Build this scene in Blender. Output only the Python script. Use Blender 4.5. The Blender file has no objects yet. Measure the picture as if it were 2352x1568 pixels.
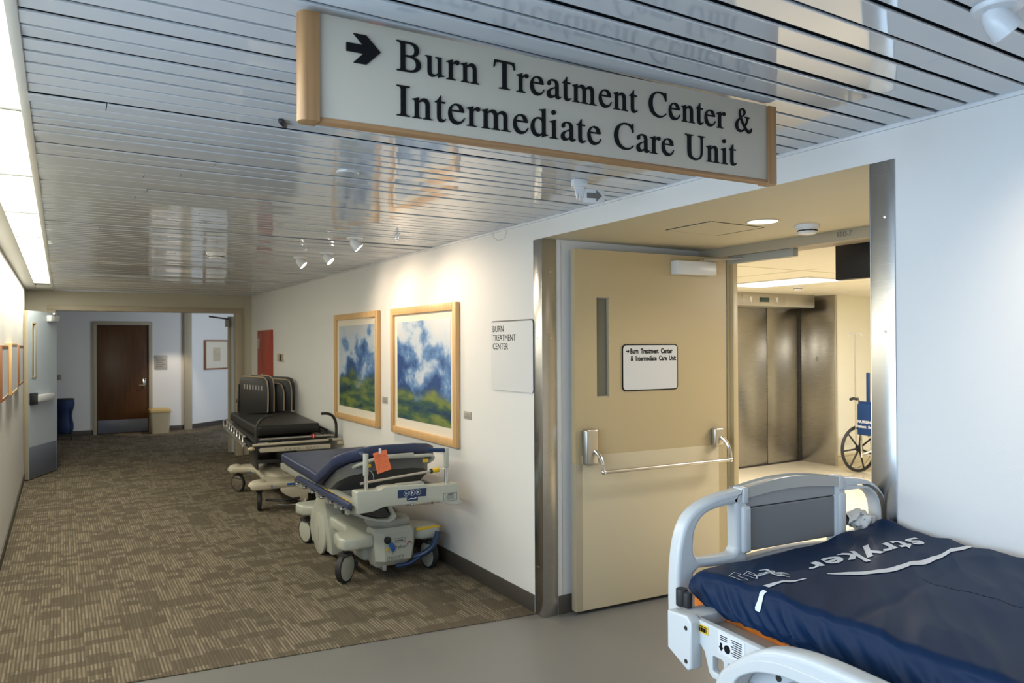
import bpy, bmesh, math, random
from mathutils import Vector, Matrix, noise
random.seed(7)
scene = bpy.context.scene
C = scene.collection
PI = math.pi
R = math.radians

# ------------------------------------------------------------------ camera, light, exposure
cam_d = bpy.data.cameras.new('camera')
cam_d.sensor_width = 36.0
cam_d.lens = 1703.5 / 2352 * 36.0
cam_d.clip_start = 0.05
cam_d.dof.use_dof = True
cam_d.dof.focus_distance = 2.9
cam_d.dof.aperture_fstop = 4.8
cam = bpy.data.objects.new('camera', cam_d)
C.objects.link(cam)
_yaw, _pitch, _roll = R(31.318), R(0.240), R(-0.305)
_f = Vector((math.sin(_yaw) * math.cos(_pitch), math.cos(_yaw) * math.cos(_pitch), math.sin(_pitch)))
_r = Vector((math.cos(_yaw), -math.sin(_yaw), 0))
_u = _r.cross(_f)
_r2 = math.cos(_roll) * _r + math.sin(_roll) * _u
_u2 = -math.sin(_roll) * _r + math.cos(_roll) * _u
cam.matrix_world = Matrix(((_r2.x, _u2.x, -_f.x, 0.0), (_r2.y, _u2.y, -_f.y, 0.0), (_r2.z, _u2.z, -_f.z, 1.68), (0, 0, 0, 1)))
scene.camera = cam

scene.view_settings.view_transform = 'Standard'
scene.view_settings.look = 'None'
scene.view_settings.gamma = 1.0
scene.view_settings.use_curve_mapping = False
scene.view_settings.exposure = 0.08
scene.cycles.use_denoising = True
scene.cycles.max_bounces = 8
scene.cycles.diffuse_bounces = 5
scene.cycles.glossy_bounces = 4
scene.cycles.caustics_reflective = False
scene.cycles.caustics_refractive = False
scene.cycles.sample_clamp_indirect = 6.0

world = bpy.data.worlds.new('world')
scene.world = world
world.use_nodes = True
_bg = world.node_tree.nodes['Background']
_bg.inputs[0].default_value = (0.62, 0.78, 1.0, 1)
_bg.inputs[1].default_value = 0.3

def area(name, loc, target, sx, sy, power, col):
    d = bpy.data.lights.new(name, 'AREA')
    d.shape = 'RECTANGLE'; d.size = sx; d.size_y = sy
    d.energy = power; d.color = col
    o = bpy.data.objects.new(name, d); C.objects.link(o)
    o.location = loc
    o.rotation_euler = (Vector(target) - Vector(loc)).to_track_quat('-Z', 'Y').to_euler()
    return o

def spot(name, loc, target, power, col, ang, blend=0.6, r=0.03):
    d = bpy.data.lights.new(name, 'SPOT')
    d.energy = power; d.color = col; d.spot_size = R(ang); d.spot_blend = blend; d.shadow_soft_size = r
    o = bpy.data.objects.new(name, d); C.objects.link(o)
    o.location = loc
    o.rotation_euler = (Vector(target) - Vector(loc)).to_track_quat('-Z', 'Y').to_euler()
    return o

DAY = (0.55, 0.76, 1.0)
WARM = (1.0, 0.80, 0.58)
FLUO = (1.0, 0.96, 0.77)
# daylight outside the two windows behind and left of the camera
area('daylight_left', (-1.15, 1.0, 1.55), (0.6, 1.0, 1.30), 3.6, 1.3, 100, DAY)
area('daylight_back', (1.1, -3.35, 1.6), (1.1, 0.0, 1.35), 2.2, 1.4, 20, (0.78, 0.88, 1.0))
# fluorescent tubes above the lens panels along the left wall
for k in range(5):
    area('fluorescent_tubes', (-0.185, 2.3 + k * 2.0, 2.425), (-0.185, 2.3 + k * 2.0, 0), 0.15, 1.9, 24, FLUO)
# lobby ceiling panels and the vestibule downlight
area('lobby_panel_light', (6.62, 5.30, 2.30), (6.62, 5.30, 0), 0.6, 1.1, 72, (1.0, 0.98, 0.95))
area('lobby_panel_light', (8.3, 3.6, 2.30), (8.3, 3.6, 0), 1.1, 0.6, 88, (1.0, 0.98, 0.95))
area('lobby_panel_light', (5.4, 2.4, 2.30), (5.4, 2.4, 0), 1.1, 0.6, 55, (1.0, 0.98, 0.95))
spot('downlight_lamp', (3.223, 2.699, 2.325), (3.223, 2.699, 0), 17, (1.0, 0.92, 0.76), 150, 0.5, 0.06)
# far hall: a cool window light on the angled wall, an added unseen warm spot and a weak ceiling light
area('far_hall_daylight', (4.6, 13.6, 1.6), (2.8, 16.7, 1.2), 1.0, 1.4, 52, (0.72, 0.84, 1.0))
spot('far_hall_patch_fill', (2.0, 15.2, 2.45), (1.85, 16.2, 0.35), 60, (1.0, 0.84, 0.64), 48, 0.5, 0.05)  # no fixture; added to make the bright patch beside the brown door
area('far_hall_ceiling_light', (0.6, 14.0, 2.43), (0.6, 14.0, 0), 1.2, 0.3, 2.5, (1.0, 0.88, 0.72))

# ------------------------------------------------------------------ materials
def new_mat(name):
    m = bpy.data.materials.new(name); m.use_nodes = True
    nt = m.node_tree
    return m, nt, nt.nodes['Principled BSDF']

def N(nt, kind, **kw):
    n = nt.nodes.new(kind)
    for k, v in kw.items():
        if k.startswith('i_'):
            key = k[2:].replace('_', ' ')
            n.inputs[int(key) if key.isdigit() else key].default_value = v
        else:
            setattr(n, k, v)
    return n

def P(name, col, rough=0.5, metal=0.0, bump=0.0, bscale=80.0, spec=0.5, coat=0.0, var=0.0, vscale=3.0, emit=None, estr=0.0, sheen=0.0, stretch=(1, 1, 1), trans=0.0):
    m, nt, b = new_mat(name)
    b.inputs['Base Color'].default_value = (*col, 1)
    b.inputs['Roughness'].default_value = rough
    b.inputs['Metallic'].default_value = metal
    b.inputs['Specular IOR Level'].default_value = spec
    b.inputs['Coat Weight'].default_value = coat
    b.inputs['Coat Roughness'].default_value = 0.08
    b.inputs['Sheen Weight'].default_value = sheen
    b.inputs['Transmission Weight'].default_value = trans
    if emit:
        b.inputs['Emission Color'].default_value = (*emit, 1)
        b.inputs['Emission Strength'].default_value = estr
    tc = N(nt, 'ShaderNodeTexCoord'); mp = N(nt, 'ShaderNodeMapping'); mp.inputs['Scale'].default_value = stretch
    nt.links.new(tc.outputs['Object'], mp.inputs[0])
    if bump > 0:
        nz = N(nt, 'ShaderNodeTexNoise', i_Scale=bscale, i_Detail=4.0)
        bp = N(nt, 'ShaderNodeBump', i_Strength=bump, i_Distance=0.002)
        nt.links.new(mp.outputs[0], nz.inputs['Vector'])
        nt.links.new(nz.outputs[0], bp.inputs['Height'])
        nt.links.new(bp.outputs[0], b.inputs['Normal'])
    if var > 0:
        nz = N(nt, 'ShaderNodeTexNoise', i_Scale=vscale, i_Detail=5.0)
        nt.links.new(mp.outputs[0], nz.inputs['Vector'])
        mx = N(nt, 'ShaderNodeMix', data_type='RGBA', blend_type='MULTIPLY')
        mx.inputs[6].default_value = (*col, 1)
        cr = N(nt, 'ShaderNodeValToRGB')
        cr.color_ramp.elements[0].color = (1 - var, 1 - var, 1 - var, 1)
        cr.color_ramp.elements[1].color = (1 + var * .3,) * 3 + (1,)
        mx.inputs[0].default_value = 1.0
        nt.links.new(nz.outputs[0], cr.inputs[0]); nt.links.new(cr.outputs[0], mx.inputs[7])
        nt.links.new(mx.outputs[2], b.inputs['Base Color'])
    return m

def wood(name, c1, c2, rough=0.45, axis='Z', scale=1.0):
    m, nt, b = new_mat(name)
    b.inputs['Roughness'].default_value = rough
    tc = N(nt, 'ShaderNodeTexCoord'); mp = N(nt, 'ShaderNodeMapping')
    s = {'X': (1.2, 34, 34), 'Y': (34, 1.2, 34), 'Z': (34, 34, 1.2)}[axis]
    mp.inputs['Scale'].default_value = tuple(v * scale for v in s)
    nz = N(nt, 'ShaderNodeTexNoise', i_Scale=1.6, i_Detail=6.0, i_Distortion=0.4)
    cr = N(nt, 'ShaderNodeValToRGB')
    cr.color_ramp.elements[0].position = 0.3; cr.color_ramp.elements[0].color = (*c1, 1)
    cr.color_ramp.elements[1].position = 0.7; cr.color_ramp.elements[1].color = (*c2, 1)
    nt.links.new(tc.outputs['Object'], mp.inputs[0]); nt.links.new(mp.outputs[0], nz.inputs['Vector'])
    nt.links.new(nz.outputs[0], cr.inputs[0]); nt.links.new(cr.outputs[0], b.inputs['Base Color'])
    bp = N(nt, 'ShaderNodeBump', i_Strength=0.15, i_Distance=0.001)
    nt.links.new(nz.outputs[0], bp.inputs['Height']); nt.links.new(bp.outputs[0], b.inputs['Normal'])
    return m

def steel(name, col, rough, horiz=True):
    m, nt, b = new_mat(name)
    b.inputs['Metallic'].default_value = 1.0
    b.inputs['Base Color'].default_value = (*col, 1)
    tc = N(nt, 'ShaderNodeTexCoord'); mp = N(nt, 'ShaderNodeMapping')
    mp.inputs['Scale'].default_value = (3, 3, 300) if horiz else (300, 300, 3)
    nz = N(nt, 'ShaderNodeTexNoise', i_Scale=2.0, i_Detail=3.0)
    mr = N(nt, 'ShaderNodeMapRange'); mr.inputs[3].default_value = rough * .75; mr.inputs[4].default_value = rough * 1.3
    bp = N(nt, 'ShaderNodeBump', i_Strength=0.06, i_Distance=0.001)
    n2 = N(nt, 'ShaderNodeTexNoise', i_Scale=2.2, i_Detail=2.0)
    b2 = N(nt, 'ShaderNodeBump', i_Strength=0.02, i_Distance=0.02)
    nt.links.new(tc.outputs['Object'], mp.inputs[0]); nt.links.new(mp.outputs[0], nz.inputs['Vector'])
    nt.links.new(tc.outputs['Object'], n2.inputs['Vector'])
    nt.links.new(nz.outputs[0], mr.inputs[0]); nt.links.new(mr.outputs[0], b.inputs['Roughness'])
    nt.links.new(n2.outputs[0], b2.inputs['Height']); nt.links.new(b2.outputs[0], bp.inputs['Normal'])
    nt.links.new(nz.outputs[0], bp.inputs['Height']); nt.links.new(bp.outputs[0], b.inputs['Normal'])
    return m

def carpet_mat():
    m, nt, b = new_mat('carpet_tile')
    b.inputs['Roughness'].default_value = 1.0
    b.inputs['Specular IOR Level'].default_value = 0.1
    tc = N(nt, 'ShaderNodeTexCoord')
    def cells(sx, sy, ox=0.0, oy=0.0):
        mp = N(nt, 'ShaderNodeMapping'); mp.inputs['Scale'].default_value = (1 / sx, 1 / sy, 1); mp.inputs['Location'].default_value = (ox, oy, 0)
        fl = N(nt, 'ShaderNodeVectorMath', operation='FLOOR')
        wn = N(nt, 'ShaderNodeTexWhiteNoise', noise_dimensions='2D')
        nt.links.new(tc.outputs['Object'], mp.inputs[0]); nt.links.new(mp.outputs[0], fl.inputs[0]); nt.links.new(fl.outputs[0], wn.inputs['Vector'])
        return wn.outputs[0]
    def math_(op, a, c, d=None):
        n = N(nt, 'ShaderNodeMath', operation=op)
        for k, v in enumerate((a, c, d)):
            if v is None: continue
            if isinstance(v, (int, float)): n.inputs[k].default_value = v
            else: nt.links.new(v, n.inputs[k])
        return n.outputs[0]
    sx = N(nt, 'ShaderNodeSeparateXYZ'); nt.links.new(tc.outputs['Object'], sx.inputs[0])
    # ribs along the corridor: light and dark threads, each broken into lengths
    wave = math_('SINE', math_('MULTIPLY', sx.outputs[0], 2 * PI / 0.0185), 0.0)
    rib = math_('MULTIPLY_ADD', wave, 0.5, 0.5)
    r1 = cells(0.0185, 0.11); r2 = cells(0.0185, 0.27, .3, .4)
    amp = math_('MULTIPLY_ADD', r1, 0.75, 0.12)
    rib = math_('MULTIPLY', rib, amp)
    rib = math_('MULTIPLY_ADD', r2, 0.22, rib)
    # blocks where the light threads are missing
    b1 = math_('GREATER_THAN', cells(0.111, 0.075), 0.24)
    b2 = math_('GREATER_THAN', cells(0.185, 0.15, .31, .17), 0.14)
    blk = math_('MULTIPLY_ADD', math_('MULTIPLY', b1, b2), 0.72, 0.28)
    fac = math_('MULTIPLY', rib, blk)
    cr = N(nt, 'ShaderNodeValToRGB')
    cr.color_ramp.elements[0].position = 0.02; cr.color_ramp.elements[0].color = (0.098, 0.081, 0.058, 1)
    cr.color_ramp.elements[1].position = 0.85; cr.color_ramp.elements[1].color = (0.255, 0.213, 0.156, 1)
    nt.links.new(fac, cr.inputs[0])
    nz = N(nt, 'ShaderNodeTexNoise', i_Scale=350.0, i_Detail=2.0)
    nt.links.new(tc.outputs['Object'], nz.inputs['Vector'])
    bp = N(nt, 'ShaderNodeBump', i_Strength=0.4, i_Distance=0.004)
    nt.links.new(nz.outputs[0], bp.inputs['Height']); nt.links.new(bp.outputs[0], b.inputs['Normal'])
    nt.links.new(cr.outputs[0], b.inputs['Base Color'])
    return m

def painting_mat(name, seed, hill, z0, z1, axis_off):
    m, nt, b = new_mat(name)
    b.inputs['Roughness'].default_value = 0.10
    b.inputs['Specular IOR Level'].default_value = 0.5
    tc = N(nt, 'ShaderNodeTexCoord')
    mp = N(nt, 'ShaderNodeMapping'); mp.inputs['Location'].default_value = (seed, seed * 1.7, seed * .6); mp.inputs['Scale'].default_value = (1.0, 1.7, 2.4)
    nz = N(nt, 'ShaderNodeTexNoise', i_Scale=1.35, i_Detail=5.0, i_Distortion=0.15, i_Roughness=0.55)
    nt.links.new(tc.outputs['Object'], mp.inputs[0]); nt.links.new(mp.outputs[0], nz.inputs['Vector'])
    sky = N(nt, 'ShaderNodeValToRGB')
    e = sky.color_ramp.elements
    e[0].position = 0.36; e[0].color = (0.035, 0.075, 0.22, 1)
    e[1].position = 0.62; e[1].color = (0.58, 0.60, 0.63, 1)
    x = e.new(0.45); x.color = (0.13, 0.25, 0.48, 1)
    x = e.new(0.53); x.color = (0.50, 0.58, 0.68, 1)
    sx = N(nt, 'ShaderNodeSeparateXYZ'); nt.links.new(tc.outputs['Object'], sx.inputs[0])
    zr = N(nt, 'ShaderNodeMapRange'); zr.inputs[1].default_value = z0; zr.inputs[2].default_value = z1
    zr.inputs[3].default_value = -0.15; zr.inputs[4].default_value = 0.07
    nt.links.new(sx.outputs[2], zr.inputs[0])
    ad = N(nt, 'ShaderNodeMath', operation='ADD')
    nt.links.new(nz.outputs[0], ad.inputs[0]); nt.links.new(zr.outputs[0], ad.inputs[1]); nt.links.new(ad.outputs[0], sky.inputs[0])
    n2 = N(nt, 'ShaderNodeTexNoise', i_Scale=2.6, i_Detail=5.0, i_Distortion=0.2)
    mp2 = N(nt, 'ShaderNodeMapping'); mp2.inputs['Scale'].default_value = (1, 1.0, 4.2); mp2.inputs['Location'].default_value = (seed, 0, seed)
    nt.links.new(tc.outputs['Object'], mp2.inputs[0]); nt.links.new(mp2.outputs[0], n2.inputs['Vector'])
    land = N(nt, 'ShaderNodeValToRGB'); e = land.color_ramp.elements
    e[0].position = 0.34; e[0].color = (0.025, 0.055, 0.10, 1)
    e[1].position = 0.66; e[1].color = (0.22, 0.26, 0.07, 1)
    x = e.new(0.48); x.color = (0.06, 0.12, 0.075, 1)
    nt.links.new(n2.outputs[0], land.inputs[0])
    hz = N(nt, 'ShaderNodeMapRange'); hz.inputs[1].default_value = z0 + (z1 - z0) * (hill - .05); hz.inputs[2].default_value = z0 + (z1 - z0) * (hill + .06)
    n3 = N(nt, 'ShaderNodeMath', operation='MULTIPLY_ADD'); n3.inputs[1].default_value = 0.45
    nt.links.new(nz.outputs[0], n3.inputs[0]); nt.links.new(sx.outputs[2], n3.inputs[2])
    n4 = N(nt, 'ShaderNodeMath', operation='SUBTRACT'); n4.inputs[1].default_value = 0.225
    nt.links.new(n3.outputs[0], n4.inputs[0]); nt.links.new(n4.outputs[0], hz.inputs[0])
    mx = N(nt, 'ShaderNodeMix', data_type='RGBA')
    nt.links.new(hz.outputs[0], mx.inputs[0]); nt.links.new(land.outputs[0], mx.inputs[6]); nt.links.new(sky.outputs[0], mx.inputs[7])
    nt.links.new(mx.outputs[2], b.inputs['Base Color'])
    return m

M = {}
M['wall'] = P('wall_paint', (0.76, 0.75, 0.73), 0.55, bump=0.12, bscale=260)
M['wall_end'] = P('end_wall_paint', (0.50, 0.46, 0.36), 0.55, bump=0.1, bscale=260)
M['cream'] = P('cream_paint', (0.62, 0.56, 0.40), 0.45, bump=0.08, bscale=260)
M['door_cream'] = P('cream_door_paint', (0.52, 0.415, 0.24), 0.38, bump=0.05, bscale=200)
M['kick_cream'] = P('cream_protection_sheet', (0.62, 0.53, 0.36), 0.36, bump=0.05, bscale=260)
M['lobby_wall'] = P('lobby_wall_paint', (0.80, 0.77, 0.64), 0.5, bump=0.08, bscale=260)
M['ceil'] = P('glossy_ceiling_metal', (0.57, 0.59, 0.61), 0.05, bump=0.012, bscale=5, spec=0.9, stretch=(0.4, 1, 1))
M['ceil'].node_tree.nodes['Principled BSDF'].inputs['IOR'].default_value = 2.1
M['ceil'].node_tree.nodes['Principled BSDF'].inputs['Specular IOR Level'].default_value = 0.5
M['ceil_gap'] = P('ceiling_void', (0.03, 0.034, 0.042), 0.9)
M['ceil_plain'] = P('plain_ceiling', (0.74, 0.69, 0.58), 0.7)
M['vinyl'] = P('grey_vinyl', (0.185, 0.18, 0.172), 0.36, bump=0.06, bscale=500, var=0.08, vscale=160)
M['lobby_vinyl'] = P('cream_vinyl', (0.74, 0.64, 0.46), 0.16, var=0.05, vscale=6)
M['carpet'] = carpet_mat()
M['base'] = P('dark_rubber_base', (0.065, 0.055, 0.045), 0.5)
M['steel'] = steel('brushed_steel', (0.50, 0.50, 0.50), 0.24)
M['lift_steel'] = steel('lift_door_steel', (0.42, 0.405, 0.37), 0.28)
M['chrome'] = P('chrome', (0.80, 0.80, 0.80), 0.12, 1.0)
M['alu'] = P('satin_aluminium', (0.58, 0.56, 0.52), 0.35, 1.0)
M['oak'] = wood('oak_frame', (0.27, 0.135, 0.050), (0.40, 0.22, 0.09), axis='Z')
M['oak_h'] = wood('oak_rail', (0.26, 0.125, 0.048), (0.37, 0.20, 0.085), axis='X')
M['oak_f'] = wood('light_oak', (0.56, 0.33, 0.13), (0.70, 0.45, 0.21), axis='Z')
M['brown_wood'] = wood('dark_stained_wood', (0.060, 0.022, 0.006), (0.105, 0.042, 0.011), axis='Z', rough=0.35)
M['red_brown'] = wood('reddish_wood', (0.24, 0.09, 0.03), (0.32, 0.13, 0.05), axis='Z')
M['sign_panel'] = P('cream_sign_panel', (0.48, 0.435, 0.35), 0.42, bump=0.03, bscale=300)
M['black'] = P('black_plastic', (0.012, 0.012, 0.014), 0.4)
M['ink'] = P('black_lettering', (0.006, 0.006, 0.007), 0.5, spec=0.15)
M['grey_ink'] = P('grey_lettering', (0.16, 0.15, 0.14), 0.5)
M['white_plastic'] = P('white_plastic', (0.72, 0.73, 0.74), 0.3)
M['plaque'] = P('white_plaque', (0.70, 0.70, 0.70), 0.35)
M['bed_grey'] = P('pale_grey_bed_plastic', (0.60, 0.61, 0.61), 0.32, bump=0.05, bscale=700)
M['bed_dark'] = P('dark_grey_panel', (0.23, 0.22, 0.22), 0.42, bump=0.12, bscale=900)
M['bed_mid'] = P('mid_grey_panel', (0.36, 0.345, 0.335), 0.42, bump=0.08, bscale=900)
M['tray_grey'] = P('dark_tray_plastic', (0.11, 0.11, 0.105), 0.5)
M['bed_taupe'] = P('taupe_plastic', (0.48, 0.45, 0.40), 0.33)
M['navy'] = P('navy_cover_fabric', (0.0045, 0.019, 0.058), 0.52, bump=0.10, bscale=900, spec=0.15)
M['white_print'] = P('white_print', (0.72, 0.74, 0.78), 0.5)
M['orange'] = P('orange_base_cloth', (0.75, 0.20, 0.02), 0.6)
M['tag'] = P('orange_card', (0.85, 0.20, 0.075), 0.6)
M['yellow'] = P('yellow_plastic', (0.75, 0.48, 0.02), 0.45)
M['pad_navy'] = P('navy_vinyl_pad', (0.030, 0.042, 0.095), 0.40, bump=0.08, bscale=500)
M['pad_black'] = P('black_vinyl_pad', (0.016, 0.014, 0.012), 0.42, bump=0.08, bscale=500)
M['putty'] = P('pale_green_grey_plastic', (0.44, 0.45, 0.385), 0.35, bump=0.03, bscale=600)
M['beige_plastic'] = P('beige_plastic', (0.52, 0.47, 0.36), 0.35, bump=0.03, bscale=600)
M['shade_grey'] = P('grey_frame_plastic', (0.34, 0.34, 0.30), 0.4)
M['frame_dark'] = P('dark_metal', (0.045, 0.043, 0.040), 0.45, 0.3)
M['rubber'] = P('black_rubber', (0.02, 0.02, 0.02), 0.6)
M['blue_label'] = P('blue_label', (0.012, 0.035, 0.10), 0.4)
M['blue_stripe'] = P('blue_stripe', (0.015, 0.10, 0.35), 0.4)
M['red'] = P('red_paint', (0.36, 0.055, 0.030), 0.4)
M['red_band'] = P('red_band', (0.45, 0.02, 0.02), 0.4)
M['tan_piping'] = P('tan_piping', (0.45, 0.33, 0.20), 0.6)
M['blue_cart'] = P('blue_bag_cloth', (0.008, 0.030, 0.105), 0.7, bump=0.2, bscale=40)
M['wheel_blue'] = P('blue_vinyl', (0.008, 0.045, 0.16), 0.45, bump=0.08, bscale=60)
M['bin'] = P('beige_bin_plastic', (0.52, 0.43, 0.28), 0.45)
M['bin_lid'] = P('tan_bin_lid', (0.50, 0.36, 0.14), 0.45)
M['daylit_door'] = P('daylight_tinted_door', (0.50, 0.57, 0.64), 0.4)  # blue daylight falling on the leaf is mixed into its paint colour
M['kick_blue'] = P('grey_kick_plate', (0.13, 0.145, 0.19), 0.4)
M['frame_beige'] = P('beige_frame_paint', (0.42, 0.36, 0.26), 0.45)
M['glass'] = P('clear_glass', (0.9, 0.95, 0.95), 0.02, trans=1.0)
M['dark_glass'] = P('wired_glass', (0.15, 0.15, 0.115), 0.10)
M['mat_board'] = P('ivory_mat_board', (0.72, 0.66, 0.54), 0.7)
M['lens'] = P('lit_lens', (0.9, 0.9, 0.9), 0.5, emit=(0.95, 1.0, 0.92), estr=2.6)
M['lobby_lens'] = P('lit_lobby_lens', (0.9, 0.9, 0.9), 0.5, emit=(0.97, 0.98, 1.0), estr=3.5)
M['lamp_lens'] = P('lit_lamp_lens', (0.9, 0.9, 0.9), 0.5, emit=(1.0, 0.95, 0.88), estr=22.0)
M['down_lens'] = P('lit_downlight_lens', (0.9, 0.9, 0.9), 0.5, emit=(1.0, 0.95, 0.90), estr=1.6)
M['display'] = P('dark_display', (0.03, 0.06, 0.06), 0.2)
M['cap_grey'] = P('grey_caption_card', (0.38, 0.36, 0.32), 0.6)
M['bag'] = P('crumpled_film', (0.72, 0.70, 0.66), 0.3, bump=0.6, bscale=50)
M['glare_print'] = P('glass_glare_print', (0.72, 0.74, 0.78), 0.3, var=0.2, vscale=8)  # pale bluish tone stands in for reflections on the frame glass
M['day_glass'] = P('window_glass', (1, 1, 1), 0.0, trans=1.0)

# ------------------------------------------------------------------ mesh helpers
class MB:
    def __init__(self): self.bm = bmesh.new()
    def _add(self, bm, bev=0.0, seg=2, mx=None):
        if bev > 0:
            bmesh.ops.bevel(bm, geom=list(bm.edges), offset=bev, segments=seg, affect='EDGES', profile=0.5, clamp_overlap=True)
        if mx is not None: bm.transform(mx)
        me = bpy.data.meshes.new('tmp'); bm.to_mesh(me); bm.free()
        self.bm.from_mesh(me); bpy.data.meshes.remove(me)
        return self
    def box(self, x0, x1, y0, y1, z0, z1, bev=0.0, mx=None, seg=2):
        b = bmesh.new()
        bmesh.ops.create_cube(b, size=1.0)
        for v in b.verts:
            v.co = Vector((x0 + (v.co.x + .5) * (x1 - x0), y0 + (v.co.y + .5) * (y1 - y0), z0 + (v.co.z + .5) * (z1 - z0)))
        return self._add(b, bev, seg, mx)
    def cyl(self, p0, p1, r, r2=None, n=20, bev=0.0):
        p0 = Vector(p0); p1 = Vector(p1); d = p1 - p0
        b = bmesh.new()
        bmesh.ops.create_cone(b, cap_ends=True, segments=n, radius1=r, radius2=r if r2 is None else r2, depth=d.length)
        if bev > 0:
            es = [e for e in b.edges if abs(e.verts[0].co.z - e.verts[1].co.z) < 1e-6]
            bmesh.ops.bevel(b, geom=es, offset=bev, segments=2, affect='EDGES', profile=0.5)
        mx = Matrix.Translation((p0 + p1) / 2) @ d.to_track_quat('Z', 'Y').to_matrix().to_4x4()
        return self._add(b, 0, 2, mx)
    def tube(self, pts, r, n=10, closed=False, smooth=0):
        P_ = [Vector(p) for p in pts]
        if smooth:
            Q = []; L = len(P_)
            rng = range(L if closed else L - 1)
            for i in rng:
                p0 = P_[(i - 1) % L] if closed or i > 0 else P_[i]
                p1 = P_[i]; p2 = P_[(i + 1) % L]
                p3 = P_[(i + 2) % L] if closed or i + 2 < L else p2
                for k in range(smooth):
                    t = k / smooth
                    Q.append(0.5 * ((2 * p1) + (p2 - p0) * t + (2 * p0 - 5 * p1 + 4 * p2 - p3) * t * t + (3 * p1 - p0 - 3 * p2 + p3) * t ** 3))
            if not closed: Q.append(P_[-1])
            P_ = Q
        bm = self.bm; rings = []; L = len(P_)
        up = None
        for i, p in enumerate(P_):
            a = P_[(i - 1) % L] if (closed or i > 0) else p
            c = P_[(i + 1) % L] if (closed or i < L - 1) else p
            t = (c - a)
            if t.length < 1e-9: t = Vector((0, 0, 1))
            t.normalize()
            if up is None:
                up = Vector((0, 0, 1)) if abs(t.z) < 0.9 else Vector((1, 0, 0))
            s = t.cross(up); s.normalize(); up = s.cross(t); up.normalize()
            rr = r[i] if isinstance(r, (list, tuple)) and len(r) == L else (r if not isinstance(r, (list, tuple)) else r[0])
            rings.append([bm.verts.new(p + rr * (math.cos(2 * PI * k / n) * s + math.sin(2 * PI * k / n) * up)) for k in range(n)])
        m = L if closed else L - 1
        for i in range(m):
            a = rings[i]; b = rings[(i + 1) % L]
            for k in range(n):
                bm.faces.new((a[k], a[(k + 1) % n], b[(k + 1) % n], b[k]))
        if not closed:
            bm.faces.new(rings[0][::-1]); bm.faces.new(rings[-1])
        return self
    def lathe(self, prof, mx=None, n=32):
        b = bmesh.new(); rings = []
        for (r, z) in prof:
            if r < 1e-6: rings.append([b.verts.new((0, 0, z))])
            else: rings.append([b.verts.new((r * math.cos(2 * PI * k / n), r * math.sin(2 * PI * k / n), z)) for k in range(n)])
        for a, c in zip(rings, rings[1:]):
            for k in range(n):
                j = (k + 1) % n
                if len(a) == 1 and len(c) == 1: break
                if len(a) == 1: b.faces.new((a[0], c[j], c[k]))
                elif len(c) == 1: b.faces.new((a[k], a[j], c[0]))
                else: b.faces.new((a[k], a[j], c[j], c[k]))
        return self._add(b, 0, 2, mx)
    def prism(self, poly, axis, a0, a1, bev=0.0, mx=None, seg=2):
        # poly: 2-D points; axis 'X': (y,z), 'Y': (x,z), 'Z': (x,y)
        def pt(p, a):
            return {'X': (a, p[0], p[1]), 'Y': (p[0], a, p[1]), 'Z': (p[0], p[1], a)}[axis]
        b = bmesh.new()
        lo = [b.verts.new(pt(p, a0)) for p in poly]; hi = [b.verts.new(pt(p, a1)) for p in poly]
        b.faces.new(lo); b.faces.new(hi[::-1])
        L = len(poly)
        for i in range(L): b.faces.new((lo[i], hi[i], hi[(i + 1) % L], lo[(i + 1) % L]))
        bmesh.ops.recalc_face_normals(b, faces=b.faces)
        return self._add(b, bev, seg, mx)
    def loft(self, rings, cap=True, closed=False):
        bm = self.bm
        RR = [[bm.verts.new(Vector(p)) for p in r] for r in rings]
        n = len(RR[0])
        for a, b in zip(RR, RR[1:] + ([RR[0]] if closed else [])):
            for k in range(n):
                bm.faces.new((a[k], a[(k + 1) % n], b[(k + 1) % n], b[k]))
        if cap and not closed:
            bm.faces.new(RR[0][::-1]); bm.faces.new(RR[-1])
        return self
    def ball(self, c, r, sc=(1, 1, 1), n=16):
        b = bmesh.new(); bmesh.ops.create_uvsphere(b, u_segments=n, v_segments=max(6, n // 2), radius=r)
        return self._add(b, 0, 2, Matrix.Translation(Vector(c)) @ Matrix.Diagonal((*sc, 1)))
    def quad(self, *pts):
        self.bm.faces.new([self.bm.verts.new(Vector(p)) for p in pts]); return self
    def sheet(self, fn, nu, nv):
        g = [[self.bm.verts.new(Vector(fn(i / nu, j / nv))) for j in range(nv + 1)] for i in range(nu + 1)]
        for i in range(nu):
            for j in range(nv):
                self.bm.faces.new((g[i][j], g[i + 1][j], g[i + 1][j + 1], g[i][j + 1]))
        return self
    def mesh(self, me):
        self.bm.from_mesh(me); return self
    def build(self, name, mat, parent=None, loc=None, rotz=0.0, smooth=True, ang=35, recalc=True):
        if recalc: bmesh.ops.recalc_face_normals(self.bm, faces=self.bm.faces)
        me = bpy.data.meshes.new(name); self.bm.to_mesh(me); self.bm.free()
        if smooth:
            for p in me.polygons: p.use_smooth = True
            me.set_sharp_from_angle(angle=R(ang))
        for m in (mat if isinstance(mat, (list, tuple)) else [mat]): me.materials.append(m)
        o = bpy.data.objects.new(name, me); C.objects.link(o)
        if parent is not None: o.parent = parent
        if loc is not None: o.location = loc
        if rotz: o.rotation_euler = (0, 0, rotz)
        return o

def tag(o, label=None, cat=None, group=None, kind=None):
    if label: o['label'] = label
    if cat: o['category'] = cat
    if group: o['group'] = group
    if kind: o['kind'] = kind
    return o

def empty(name, loc, label, cat, group=None, rotz=0.0, kind=None):
    o = bpy.data.objects.new(name, None); C.objects.link(o)
    o.location = loc; o.rotation_euler = (0, 0, rotz); o.empty_display_size = 0.1
    return tag(o, label, cat, group, kind)

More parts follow.
